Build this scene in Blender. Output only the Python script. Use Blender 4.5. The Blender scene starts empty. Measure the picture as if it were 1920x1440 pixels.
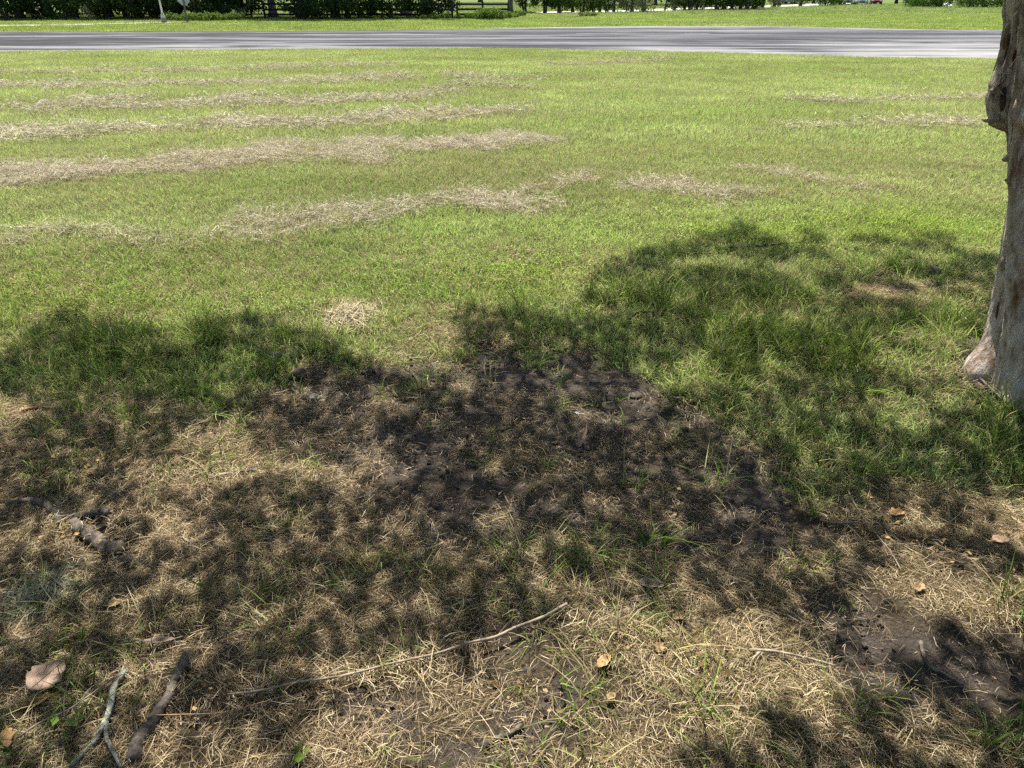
import bpy, math, random
import numpy as np
from mathutils import Vector, Matrix

random.seed(7)
RNG = np.random.default_rng(11)
R = math.radians
SC = bpy.context.scene
COL = SC.collection

# ------------------------------------------------------------------ camera
CAM_H = 1.65
F_PX = 1333.0
PITCH = R(28.71)
cd = bpy.data.cameras.new('camera')
cam = bpy.data.objects.new('camera', cd)
COL.objects.link(cam)
cam.location = (0, 0, CAM_H)
cam.rotation_euler = (R(90) - PITCH, 0, 0)
cd.sensor_fit = 'HORIZONTAL'
cd.sensor_width = 36.0
cd.lens = F_PX / 1920 * 36.0
cd.clip_start = 0.05
cd.clip_end = 3000
SC.camera = cam

# ------------------------------------------------------------------ light
SUN_EL = R(62)
SUN_AZ = R(-12)          # from +Y (ahead of the camera), negative = to the left
sun_dir = Vector((math.sin(SUN_AZ) * math.cos(SUN_EL), math.cos(SUN_AZ) * math.cos(SUN_EL), math.sin(SUN_EL)))
w = bpy.data.worlds.new('World')
SC.world = w
w.use_nodes = True
nt = w.node_tree
nt.nodes.clear()
sky = nt.nodes.new('ShaderNodeTexSky')
sky.sky_type = 'NISHITA'
sky.sun_disc = False
sky.sun_elevation = SUN_EL
sky.sun_rotation = SUN_AZ
sky.air_density = 1.0
sky.dust_density = 1.5
bg = nt.nodes.new('ShaderNodeBackground')
bg.inputs['Strength'].default_value = 0.068
wo = nt.nodes.new('ShaderNodeOutputWorld')
nt.links.new(sky.outputs[0], bg.inputs[0])
nt.links.new(bg.outputs[0], wo.inputs[0])
sd = bpy.data.lights.new('sun', 'SUN')
sd.energy = 5.0
sd.angle = R(0.53)
sd.color = (1.0, 0.955, 0.88)
sun = bpy.data.objects.new('sun', sd)
COL.objects.link(sun)
sun.rotation_euler = (-sun_dir).to_track_quat('-Z', 'Y').to_euler()
sun.location = (0, 0, 30)

SC.view_settings.view_transform = 'Standard'
SC.view_settings.look = 'None'
SC.view_settings.gamma = 1.0
SC.view_settings.exposure = 1.55
SC.render.engine = 'CYCLES'
SC.cycles.max_bounces = 4
SC.cycles.diffuse_bounces = 2
SC.cycles.glossy_bounces = 2
SC.cycles.transmission_bounces = 2
SC.cycles.transparent_max_bounces = 4
SC.cycles.use_denoising = False
SC.cycles.use_adaptive_sampling = True
SC.cycles.adaptive_threshold = 0.02
SC.cycles.sample_clamp_indirect = 6.0

# ------------------------------------------------------------------ projection helpers
CP, SP = math.cos(PITCH), math.sin(PITCH)


def to_px(x, y, z=0.0):
    """world -> photo pixel (numpy friendly)"""
    dz = z - CAM_H
    zc = y * CP - dz * SP
    yc = y * SP + dz * CP
    zc = np.where(np.abs(zc) < 1e-3, 1e-3, zc)
    return 960 + F_PX * x / zc, 720 - F_PX * yc / zc


def ground(u, v, z=0.0):
    """photo pixel -> point on the plane at height z"""
    dx = (u - 960) / F_PX
    dyc = -(v - 720) / F_PX
    dy = CP + dyc * SP
    dz = -SP + dyc * CP
    t = (z - CAM_H) / dz
    return Vector((dx * t, dy * t, z))


def at_depth(u, v, Y):
    """photo pixel -> point on the vertical plane y = Y"""
    dx = (u - 960) / F_PX
    dyc = -(v - 720) / F_PX
    dy = CP + dyc * SP
    dz = -SP + dyc * CP
    t = Y / dy
    return Vector((dx * t, Y, CAM_H + dz * t))


# ------------------------------------------------------------------ numpy noise
_T = RNG.random((256, 256))


def vnoise(x, y, seed=0):
    x = np.asarray(x, float) + seed * 17.31
    y = np.asarray(y, float) + seed * 9.77
    xi = np.floor(x).astype(int)
    yi = np.floor(y).astype(int)
    fx = x - xi
    fy = y - yi
    fx = fx * fx * (3 - 2 * fx)
    fy = fy * fy * (3 - 2 * fy)
    a = _T[xi & 255, yi & 255]
    b = _T[(xi + 1) & 255, yi & 255]
    c = _T[xi & 255, (yi + 1) & 255]
    d = _T[(xi + 1) & 255, (yi + 1) & 255]
    return (a * (1 - fx) + b * fx) * (1 - fy) + (c * (1 - fx) + d * fx) * fy


def fbm(x, y, seed=0, oct=4):
    s, a, t = 0, 0.5, 0
    for o in range(oct):
        s = s + a * vnoise(x * 2 ** o, y * 2 ** o, seed + o * 3)
        t += a
        a *= 0.5
    return s / t


def sstep(a, b, x):
    t = np.clip((x - a) / (b - a), 0, 1)
    return t * t * (3 - 2 * t)


def ell(u, v, cu, cv, ru, rv):
    return np.exp(-(((u - cu) / ru) ** 2 + ((v - cv) / rv) ** 2))


def in_poly(u, v, poly):
    inside = np.zeros(np.shape(u), bool)
    n = len(poly)
    for i in range(n):
        x1, y1 = poly[i]
        x2, y2 = poly[(i + 1) % n]
        if y1 == y2:
            continue
        cond = ((y1 > v) != (y2 > v)) & (u < (x2 - x1) * (v - y1) / (y2 - y1) + x1)
        inside ^= cond
    return inside


# ------------------------------------------------------------------ maps of what grows and lies where (world space)
SOIL_POLY = [(480, 715), (560, 690), (640, 672), (760, 678), (900, 640), (1020, 632), (1130, 662), (1230, 715), (1330, 775),
             (1450, 850), (1500, 930), (1460, 990), (1300, 1040), (1120, 1035), (920, 1040), (760, 1010), (620, 985),
             (590, 920), (520, 830), (500, 770)]
SOIL_SPOTS = [(690, 1335, 95, 40, 1), (1050, 1302, 60, 42, 1), (1000, 1355, 70, 32, 1), (905, 1412, 120, 34, 1), (740, 1375, 60, 24, .9),
              (1185, 1140, 60, 22, .9), (1700, 1240, 230, 60, 1), (1590, 1165, 80, 46, 1), (1540, 1425, 105, 28, 1),
              (1760, 1320, 120, 40, .95), (1870, 1265, 110, 40, .95), (1850, 700, 70, 60, .9), (890, 1270, 70, 20, .6),
              (200, 1030, 50, 40, .7), (60, 1100, 70, 40, .4), (1640, 510, 90, 14, .5), (1350, 1000, 160, 40, .6), (960, 1180, 90, 30, .5), (420, 1180, 120, 30, .4), (640, 1090, 120, 30, .4)]


def soil_map(x, y, grow=1.0):
    u, v = to_px(x, y)
    n = fbm(x * 7, y * 7, 2) - .5
    n2 = fbm(x * 2.2, y * 2.2, 5) - .5
    uu, vv = u + n2 * 120 + n * 120, v + n2 * 80 + n * 110
    m = in_poly(uu, vv, SOIL_POLY).astype(float)
    m = m * (0.97 - 0.6 * sstep(.54, .64, fbm(x * 3.1, y * 3.1, 8)))
    for cu, cv, ru, rv, a in SOIL_SPOTS:
        m = np.maximum(m, a * sstep(.25, .6, ell(u + n * 60 + n2 * 30, v + n * 40 + n2 * 15, cu, cv, ru * grow, rv * grow)))
    return np.where(y > 0.1, m, 0) * (y < 9)


# hay rows: list of (u, v, halfwidth_px, strength)
HAY_ROWS = [
    [(-200, 350, 16, .9), (0, 335, 18, 1), (100, 328, 24, 1), (250, 313, 15, 1), (400, 298, 20, 1), (550, 288, 22, 1), (680, 290, 17, 1), (722, 302, 8, .7)],
    [(630, 276, 6, .6), (695, 268, 13, 1), (760, 277, 12, 1), (860, 276, 14, 1), (960, 262, 14, 1), (1040, 265, 9, .8)],
    [(-200, 262, 14, .9), (0, 254, 15, 1), (150, 246, 15, 1), (300, 241, 11, 1), (450, 236, 12, 1), (600, 231, 12, 1), (750, 222, 14, 1), (880, 217, 12, 1), (975, 208, 9, .8)],
    [(-200, 208, 9, .6), (0, 205, 9, .6), (180, 199, 16, .95), (330, 196, 12, .9), (440, 191, 13, .95), (600, 190, 7, .9), (750, 187, 7, .85), (860, 178, 9, .5)],
    [(-200, 163, 7, .8), (0, 162, 8, .85), (250, 160, 6, .8), (500, 156, 6, .8), (700, 148, 7, .85), (790, 147, 4, .5)],
    [(-200, 139, 3, .6), (0, 138, 3, .65), (200, 135, 3, .6), (400, 131, 4, .75), (560, 125, 4, .75), (740, 121, 4, .6)],
    [(-200, 470, 24, .45), (0, 462, 22, .5), (80, 436, 14, .65), (180, 432, 12, .7), (250, 455, 16, .45), (380, 448, 16, .35), (520, 420, 24, .65), (640, 404, 24, .7), (760, 388, 20, .55)],
    [(860, 370, 16, .6), (930, 380, 18, .9), (1010, 388, 16, .7), (1000, 360, 12, .55), (1090, 337, 12, .65)],
    [(1180, 346, 9, .7), (1250, 350, 15, .9), (1330, 362, 20, .9), (1400, 372, 10, .6), (1450, 368, 6, .4)],
    [(1380, 315, 4, .6), (1450, 324, 8, .7), (1520, 340, 13, .7), (1600, 350, 10, .55), (1660, 356, 6, .4)],
    [(1640, 230, 5, .7), (1720, 231, 7, .9), (1810, 232, 6, .9), (1880, 235, 5, .8)],
    [(1480, 186, 4, .5), (1600, 190, 5, .6), (1740, 187, 4, .6), (1900, 184, 4, .6)],
    [(1020, 121, 4, .5), (1120, 120, 5, .6), (1250, 112, 4, .5)],
    [(840, 143, 4, .6), (910, 147, 5, .6), (1010, 150, 4, .5)],
    [(740, 178, 6, .4), (860, 160, 7, .5), (1000, 168, 6, .4)],
    [(1430, 240, 8, .35), (1560, 236, 8, .45), (1660, 240, 6, .3)],
]


def hay_map(x, y, rows=None):
    u, v = to_px(x, y)
    out = np.zeros(np.shape(u))
    n = fbm(x * 2.4, y * 2.4, 21) - .5
    n2 = fbm(x * .9, y * 1.6, 23) - .5
    for row in (rows or HAY_ROWS):
        for (u1, v1, w1, s1), (u2, v2, w2, s2) in zip(row[:-1], row[1:]):
            L2 = (u2 - u1) ** 2
            t = np.clip((u - u1) / (u2 - u1 + 1e-6), -.0, 1.0)
            vc = v1 + (v2 - v1) * t
            ww = w1 + (w2 - w1) * t
            st = s1 + (s2 - s1) * t
            du = np.where((u - u1) * (u - u2) > 0, np.minimum(abs(u - u1), abs(u - u2)), 0)
            d = np.sqrt(((v - vc) / ww) ** 2 + (du / (ww * 3)) ** 2) + n * 1.5 + n2 * 1.0
            out = np.maximum(out, st * (1 - sstep(.45, 1.15, d)))
    return np.where(y > 3, out, 0)


# tall grass (long uncut blades)
TALL = [(110, 690, 120, 40, .8), (230, 650, 150, 45, 1), (400, 625, 90, 28, .7), (560, 640, 90, 25, .6), (300, 740, 130, 30, .55), (60, 740, 60, 25, .5),
        (960, 590, 90, 25, .8), (1080, 605, 90, 30, .7), (1160, 560, 60, 25, .9), (1290, 580, 130, 55, 1.1), (1450, 560, 110, 40, .8), (1420, 660, 170, 60, 1.0),
        (1600, 690, 170, 70, 1.0), (1700, 790, 120, 50, .8), (1560, 800, 140, 45, .75), (1350, 720, 120, 40, .8), (1780, 620, 70, 50, .7),
        (1880, 800, 60, 80, .9), (1900, 900, 70, 50, .8), (1620, 880, 70, 30, .6), (1500, 910, 60, 25, .6), (1600, 510, 90, 18, .6), (1720, 500, 90, 14, .7),
        (1330, 480, 120, 14, .5), (1500, 455, 120, 10, .4), (120, 770, 120, 25, .4), (450, 710, 90, 35, .55), (690, 590, 40, 15, .4), (750, 600, 30, 15, .4), (1910, 760, 30, 30, .7)]
SPRIG = [(1100, 1050, 110, 25, .9), (1230, 1040, 90, 22, .7), (1330, 905, 80, 15, .5), (960, 1050, 60, 25, .6), (740, 1080, 110, 30, .7),
         (1060, 1160, 60, 22, .6), (560, 1130, 90, 25, .4), (450, 830, 110, 25, .5), (230, 840, 90, 20, .5), (760, 870, 80, 25, .4), (900, 730, 60, 20, .4), (1190, 1120, 40, 18, .6),
         (480, 1370, 60, 25, .5), (900, 1110, 140, 25, .35), (1420, 1090, 40, 15, .6), (1880, 1410, 60, 30, .8), (1900, 1140, 40, 25, .8), (250, 1080, 60, 20, .5), (1650, 930, 100, 30, .5), (1030, 960, 90, 20, .3),
         (1100, 900, 120, 20, .35), (1000, 820, 120, 25, .35), (140, 1220, 30, 15, .7), (1240, 760, 80, 30, .4)]


def tall_map(x, y, lst=TALL):
    u, v = to_px(x, y)
    m = np.zeros(np.shape(u))
    for cu, cv, ru, rv, a in lst:
        m = np.maximum(m, a * ell(u, v, cu, cv, ru, rv))
    return np.where(y > 0.1, m, 0)


def dry_map(x, y):
    """0 = green growing lawn, 1 = dead thatch"""
    u, v = to_px(x, y)
    n = fbm(x * 1.7, y * 1.7, 31) - .5
    edge = np.interp(u, [-800, 0, 300, 500, 640, 900, 1150, 1350, 1550, 1750, 1880, 2600], [770, 750, 760, 720, 690, 680, 760, 850, 900, 880, 860, 860])
    d = sstep(-70, 70, v + n * 160 - edge)
    d = np.where(y < 0.3, 1, d)
    tl = np.clip(tall_map(x, y), 0, 1)
    d = d * (1 - .65 * tl)
    sp = ell(u, v, 655, 590, 45, 22) + .7 * ell(u, v, 960, 482, 60, 14) + .6 * ell(u, v, 300, 590, 40, 9) + .9 * ell(u, v, 1720, 548, 150, 24) + .8 * ell(u, v, 1790, 690, 80, 60) + .5 * ell(u, v, 860, 620, 130, 30)
    return np.clip(np.maximum(d, sp), 0, 1)


def weed_map(x, y):
    """bright broad-leaved ground cover just outside the shade"""
    u, v = to_px(x, y)
    m = .9 * ell(u, v, 1700, 430, 240, 45) + .9 * ell(u, v, 1300, 430, 260, 40) + .7 * ell(u, v, 1000, 520, 200, 45) + .7 * ell(u, v, 120, 560, 260, 50) + .5 * ell(u, v, 640, 540, 200, 40) + .5 * ell(u, v, 830, 440, 80, 30)
    return np.where(y > 2, np.clip(m * (.4 + 1.2 * fbm(x * 2.1, y * 2.1, 41)), 0, 1), 0)


TRUNK = Vector((2.50, 3.02, 0))


def gh(x, y):
    """height of the ground"""
    x = np.asarray(x, float)
    y = np.asarray(y, float)
    near = 1 - sstep(7, 14, y)
    side = 1 - sstep(6, 12, np.abs(x))
    k = near * side * (1 - sstep(3, 8, -y))
    h = (fbm(x * 1.1, y * 1.1, 51) - .5) * .07 * k
    h = h + (fbm(x * 5, y * 5, 55) - .5) * .035 * k
    s = soil_map(x, y)
    h = h + s * ((fbm(x * 10, y * 10, 61, 4) - .5) * .034 + (fbm(x * 26, y * 26, 67, 2) - .5) * .014 - .012) * k
    d = np.hypot(x - TRUNK.x, y - TRUNK.y)
    h = h + .07 * np.exp(-(d / .55) ** 2)
    hay = hay_map(x, y) * (1 - sstep(14, 24, y))
    h = h + hay * .015
    far = sstep(6, 14, y) * (1 - sstep(20, 23, y))
    h = h + far * (fbm(x * .8, y * .8, 71) - .5) * .05
    return h


# ------------------------------------------------------------------ materials
def new_mat(name):
    m = bpy.data.materials.new(name)
    m.use_nodes = True
    n = m.node_tree
    n.nodes.clear()
    return m, n, n.nodes, n.links


def simple(name, col, rough=.8, noise=None, col2=None, scale=20, bump=0, metallic=0, spec=.3, stretch=None, detail=4):
    m, n, N, L = new_mat(name)
    o = N.new('ShaderNodeOutputMaterial')
    p = N.new('ShaderNodeBsdfPrincipled')
    p.inputs['Roughness'].default_value = rough
    p.inputs['Metallic'].default_value = metallic
    p.inputs['Specular IOR Level'].default_value = spec
    L.new(p.outputs[0], o.inputs[0])
    p.inputs['Base Color'].default_value = (*col, 1)
    if col2 is not None:
        tc = N.new('ShaderNodeTexCoord')
        mp = N.new('ShaderNodeMapping')
        if stretch:
            mp.inputs['Scale'].default_value = stretch
        L.new(tc.outputs['Object'], mp.inputs[0])
        nz = N.new('ShaderNodeTexNoise')
        nz.inputs['Scale'].default_value = scale
        nz.inputs['Detail'].default_value = detail
        nz.inputs['Roughness'].default_value = .65
        L.new(mp.outputs[0], nz.inputs[0])
        r = N.new('ShaderNodeValToRGB')
        r.color_ramp.elements[0].position = .35
        r.color_ramp.elements[1].position = .65
        r.color_ramp.elements[0].color = (*col, 1)
        r.color_ramp.elements[1].color = (*col2, 1)
        L.new(nz.outputs[0], r.inputs[0])
        L.new(r.outputs[0], p.inputs['Base Color'])
        if bump:
            b = N.new('ShaderNodeBump')
            b.inputs['Strength'].default_value = bump
            b.inputs['Distance'].default_value = .01
            L.new(nz.outputs[0], b.inputs['Height'])
            L.new(b.outputs[0], p.inputs['Normal'])
    return m


def strand_material(name, straw_a, straw_b, straw_c, trans=.35, instanced=True, tint=(.1, .16, .03), dry=.2, rough=.6):
    """grass and straw; blade colour comes from per-blade random numbers stored on the mesh (col.r, col.g) and, where the
    blades are scattered, from the tint and dryness of each tuft"""
    m, n, N, L = new_mat(name)
    o = N.new('ShaderNodeOutputMaterial')
    at = N.new('ShaderNodeAttribute')
    at.attribute_name = 'col'
    sp = N.new('ShaderNodeSeparateColor')
    L.new(at.outputs['Color'], sp.inputs[0])
    lt = N.new('ShaderNodeMath')
    lt.operation = 'LESS_THAN'
    L.new(sp.outputs[0], lt.inputs[0])
    if instanced:
        ti = N.new('ShaderNodeAttribute')
        ti.attribute_type = 'INSTANCER'
        ti.attribute_name = 'tint'
        dr = N.new('ShaderNodeAttribute')
        dr.attribute_type = 'INSTANCER'
        dr.attribute_name = 'dry'
        L.new(dr.outputs['Fac'], lt.inputs[1])
        tint_out = ti.outputs['Color']
    else:
        rg = N.new('ShaderNodeRGB')
        rg.outputs[0].default_value = (*tint, 1)
        lt.inputs[1].default_value = dry
        tint_out = rg.outputs[0]
    # brightness spread of the living blades
    mr = N.new('ShaderNodeMapRange')
    mr.inputs['To Min'].default_value = .42
    mr.inputs['To Max'].default_value = 1.75
    L.new(sp.outputs[1], mr.inputs[0])
    vm = N.new('ShaderNodeVectorMath')
    vm.operation = 'SCALE'
    L.new(tint_out, vm.inputs[0])
    L.new(mr.outputs[0], vm.inputs['Scale'])
    rp = N.new('ShaderNodeValToRGB')
    e = rp.color_ramp.elements
    e[0].position = 0
    e[0].color = (*straw_a, 1)
    e[1].position = 1
    e[1].color = (*straw_c, 1)
    k = e.new(.5)
    k.color = (*straw_b, 1)
    L.new(sp.outputs[1], rp.inputs[0])
    mx = N.new('ShaderNodeMix')
    mx.data_type = 'RGBA'
    L.new(lt.outputs[0], mx.inputs['Factor'])
    L.new(vm.outputs[0], mx.inputs['A'])
    L.new(rp.outputs[0], mx.inputs['B'])
    p = N.new('ShaderNodeBsdfDiffuse')
    L.new(mx.outputs['Result'], p.inputs['Color'])
    t = N.new('ShaderNodeBsdfTranslucent')
    L.new(mx.outputs['Result'], t.inputs[0])
    ms = N.new('ShaderNodeMixShader')
    ms.inputs[0].default_value = trans
    L.new(p.outputs[0], ms.inputs[1])
    L.new(t.outputs[0], ms.inputs[2])
    L.new(ms.outputs[0], o.inputs[0])
    return m


STRAW = ((.075, .049, .031), (.262, .192, .112), (.58, .48, .31))
HAYC = ((.21, .175, .120), (.42, .368, .262), (.62, .57, .44))
M = {}
M['grass'] = strand_material('grass', (.22, .17, .08), (.36, .31, .15), (.48, .44, .26))
M['straw'] = strand_material('straw', *STRAW, trans=.2)
M['hay'] = strand_material('hay', *HAYC, trans=.2)
M['straw_plain'] = strand_material('straw_plain', *STRAW, trans=.2, instanced=False, dry=.95)
M['hay_plain'] = strand_material('hay_plain', (.3, .24, .14), (.5, .43, .28), (.68, .61, .44), trans=.2, instanced=False, dry=.97)
M['grass_plain'] = strand_material('grass_plain', (.22, .17, .08), (.36, .31, .15), (.45, .4, .22), instanced=False, dry=.12, tint=(.10, .165, .03))
M['leaf'] = strand_material('leaf', (.12, .09, .03), (.15, .13, .04), (.2, .17, .05), trans=.25, instanced=False, dry=.03, tint=(.065, .12, .022), rough=.45)
M['leaf_dark'] = strand_material('leaf_dark', (.1, .08, .03), (.12, .1, .04), (.15, .12, .05), trans=.25, instanced=False, dry=.04, tint=(.042, .075, .020), rough=.5)
M['leaf_light'] = strand_material('leaf_light', (.14, .12, .04), (.18, .16, .05), (.22, .19, .07), trans=.35, instanced=False, dry=.05, tint=(.11, .17, .035), rough=.5)
M['leaf_grey'] = strand_material('leaf_grey', (.2, .19, .12), (.22, .2, .13), (.25, .22, .15), trans=.3, instanced=False, dry=.1, tint=(.10, .13, .055), rough=.6)
M['litter'] = strand_material('litter', (.10, .06, .03), (.19, .125, .06), (.33, .235, .105), trans=.2)
M['moss'] = strand_material('moss', (.19, .175, .10), (.29, .275, .175), (.42, .40, .28), trans=.2, instanced=False, dry=1.0)
M['clod'] = simple('clod', (.028, .021, .017), .95, col2=(.07, .055, .045), scale=40, bump=.4)
M['wood_grey'] = simple('wood_grey', (.07, .055, .042), .85, col2=(.25, .21, .165), scale=30, bump=.8, stretch=(1, 1, 1))
M['wood_dark'] = simple('wood_dark', (.02, .016, .013), .85, col2=(.13, .105, .08), scale=26, bump=.9)
M['stick'] = simple('stick', (.13, .10, .068), .8, col2=(.29, .235, .17), scale=30, bump=.3)
M['twig_red'] = simple('twig_red', (.19, .11, .06), .75, col2=(.3, .2, .12), scale=40)
M['lichen'] = simple('lichen', (.07, .068, .052), .9, col2=(.33, .34, .27), scale=42, bump=.8)
M['leaf_tan'] = simple('leaf_tan', (.24, .15, .095), .6, col2=(.44, .30, .20), scale=12, bump=.3)
M['leaf_brown'] = simple('leaf_brown', (.19, .10, .04), .6, col2=(.38, .23, .09), scale=18, bump=.3)
M['leaf_yellow'] = simple('leaf_yellow', (.13, .085, .038), .6, col2=(.25, .165, .075), scale=18, bump=.3)
M['bark_chip'] = simple('bark_chip', (.12, .09, .07), .85, col2=(.30, .235, .18), scale=24, bump=.6)
M['stone'] = simple('stone', (.09, .08, .07), .85, col2=(.2, .175, .15), scale=30, bump=.4)
M['black_board'] = simple('black_board', (.012, .011, .010), .6, col2=(.03, .028, .026), scale=6)
M['galv'] = simple('galv', (.36, .38, .39), .5, col2=(.50, .52, .52), scale=5, metallic=.3)
M['concrete'] = simple('concrete', (.34, .325, .29), .9, col2=(.44, .425, .385), scale=3, bump=.1)
M['post_grey'] = simple('post_grey', (.10, .10, .09), .7, col2=(.17, .17, .15), scale=8)
M['car_white'] = simple('car_white', (.72, .73, .74), .3, spec=.5)
M['car_silver'] = simple('car_silver', (.42, .44, .46), .3, spec=.5, metallic=.4)
M['car_red'] = simple('car_red', (.14, .02, .02), .3, spec=.5)
M['car_glass'] = simple('car_glass', (.02, .025, .03), .08, spec=.6)
M['tyre'] = simple('tyre', (.015, .015, .015), .85)
M['rim'] = simple('rim', (.4, .4, .41), .4, metallic=.6)
M['lamp_glass'] = simple('lamp_glass', (.75, .76, .76), .15, spec=.6)
M['bark_far'] = simple('bark_far', (.055, .045, .037), .9, col2=(.13, .11, .09), scale=5, bump=.5, stretch=(2, 2, .6))
M['bark_pale'] = simple('bark_pale', (.16, .15, .13), .9, col2=(.34, .33, .3), scale=4, bump=.5, stretch=(2, 2, .7))
M['red_wound'] = simple('red_wound', (.11, .028, .012), .8, col2=(.24, .075, .03), scale=45, bump=.5)
M['bark_dark'] = simple('bark_dark', (.022, .016, .012), .9, col2=(.075, .055, .04), scale=40, bump=.8)
M['bark_strip'] = simple('bark_strip', (.12, .085, .06), .85, col2=(.33, .27, .21), scale=30, bump=.4)


def bark_material():
    m, n, N, L = new_mat('myrtle_bark')
    o = N.new('ShaderNodeOutputMaterial')
    p = N.new('ShaderNodeBsdfPrincipled')
    p.inputs['Roughness'].default_value = .75
    p.inputs['Specular IOR Level'].default_value = .25
    tc = N.new('ShaderNodeTexCoord')
    mp = N.new('ShaderNodeMapping')
    mp.inputs['Scale'].default_value = (1, 1, .28)
    L.new(tc.outputs['Object'], mp.inputs[0])

    def noise(scale, detail, src=mp):
        z = N.new('ShaderNodeTexNoise')
        z.inputs['Scale'].default_value = scale
        z.inputs['Detail'].default_value = detail
        z.inputs['Roughness'].default_value = .6
        L.new(src.outputs[0], z.inputs[0])
        return z

    def ramp(z, stops):
        r = N.new('ShaderNodeValToRGB')
        e = r.color_ramp.elements
        e[0].position, e[0].color = stops[0][0], (*stops[0][1], 1)
        e[1].position, e[1].color = stops[-1][0], (*stops[-1][1], 1)
        for pos, c in stops[1:-1]:
            k = e.new(pos)
            k.color = (*c, 1)
        L.new(z.outputs[0], r.inputs[0])
        return r
    a = noise(26, 10)
    base = ramp(a, [(.29, (.11, .080, .058)), (.41, (.30, .235, .178)), (.54, (.48, .405, .33)), (.72, (.60, .545, .475))])
    b = noise(7, 4)
    rm = ramp(b, [(.56, (0, 0, 0)), (.66, (1, 1, 1))])
    mx = N.new('ShaderNodeMix')
    mx.data_type = 'RGBA'
    L.new(rm.outputs[0], mx.inputs['Factor'])
    L.new(base.outputs[0], mx.inputs['A'])
    mx.inputs['B'].default_value = (.14, .066, .034, 1)
    # pale grey-green lichen dust near the base
    mp2 = N.new('ShaderNodeMapping')
    mp2.inputs['Scale'].default_value = (1, 1, .8)
    L.new(tc.outputs['Object'], mp2.inputs[0])
    c = noise(11, 6, mp2)
    lm = ramp(c, [(.52, (0, 0, 0)), (.68, (.7, .7, .7))])
    m2 = N.new('ShaderNodeMix')
    m2.data_type = 'RGBA'
    L.new(lm.outputs[0], m2.inputs['Factor'])
    L.new(mx.outputs['Result'], m2.inputs['A'])
    m2.inputs['B'].default_value = (.40, .39, .36, 1)
    L.new(m2.outputs['Result'], p.inputs['Base Color'])
    d = noise(70, 10)
    bp = N.new('ShaderNodeBump')
    bp.inputs['Strength'].default_value = .9
    bp.inputs['Distance'].default_value = .02
    L.new(d.outputs[0], bp.inputs['Height'])
    b2 = N.new('ShaderNodeBump')
    b2.inputs['Strength'].default_value = .5
    b2.inputs['Distance'].default_value = .03
    L.new(a.outputs[0], b2.inputs['Height'])
    L.new(bp.outputs[0], b2.inputs['Normal'])
    L.new(b2.outputs[0], p.inputs['Normal'])
    L.new(p.outputs[0], o.inputs[0])
    return m


M['bark'] = bark_material()


def ground_material():
    m, n, N, L = new_mat('ground_surface')
    o = N.new('ShaderNodeOutputMaterial')
    p = N.new('ShaderNodeBsdfPrincipled')
    p.inputs['Roughness'].default_value = .95
    p.inputs['Specular IOR Level'].default_value = .1
    tc = N.new('ShaderNodeTexCoord')

    def attr(nm):
        a = N.new('ShaderNodeAttribute')
        a.attribute_name = nm
        return a

    def noise(scale, detail):
        z = N.new('ShaderNodeTexNoise')
        z.inputs['Scale'].default_value = scale
        z.inputs['Detail'].default_value = detail
        z.inputs['Roughness'].default_value = .7
        L.new(tc.outputs['Object'], z.inputs[0])
        return z

    def ramp(z, a, b, lo=.35, hi=.65):
        r = N.new('ShaderNodeValToRGB')
        r.color_ramp.elements[0].position = lo
        r.color_ramp.elements[1].position = hi
        r.color_ramp.elements[0].color = (*a, 1)
        r.color_ramp.elements[1].color = (*b, 1)
        L.new(z.outputs[0], r.inputs[0])
        return r

    def mix(f, a, b):
        x = N.new('ShaderNodeMix')
        x.data_type = 'RGBA'
        L.new(f, x.inputs['Factor'])
        L.new(a, x.inputs['A'])
        L.new(b, x.inputs['B'])
        return x.outputs['Result']
    n1, n2, n3 = noise(70, 9), noise(11, 8), noise(1.3, 6)
    soil = ramp(n1, (.030, .024, .0195), (.130, .107, .088), .3, .72)
    soil2 = ramp(n2, (.026, .0205, .0165), (.130, .107, .088), .3, .7)
    ms = N.new('ShaderNodeMix')
    ms.data_type = 'RGBA'
    ms.inputs['Factor'].default_value = .5
    L.new(soil.outputs[0], ms.inputs['A'])
    L.new(soil2.outputs[0], ms.inputs['B'])
    thatch = ramp(n1, (.026, .020, .014), (.13, .10, .062), .3, .72)
    green = ramp(n1, (.030, .040, .012), (.085, .105, .030), .3, .7)
    lawn = ramp(n3, (.064, .094, .022), (.094, .122, .034), .35, .65)
    g = mix(attr('far').outputs['Fac'], green.outputs[0], lawn.outputs[0])
    g = mix(attr('dryg').outputs['Fac'], g, thatch.outputs[0])
    g = mix(attr('soil').outputs['Fac'], g, ms.outputs['Result'])
    L.new(g, p.inputs['Base Color'])
    bp = N.new('ShaderNodeBump')
    bp.inputs['Strength'].default_value = 1.0
    bp.inputs['Distance'].default_value = .03
    L.new(n1.outputs[0], bp.inputs['Height'])
    L.new(bp.outputs[0], p.inputs['Normal'])
    L.new(p.outputs[0], o.inputs[0])
    return m


M['ground'] = ground_material()


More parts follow.
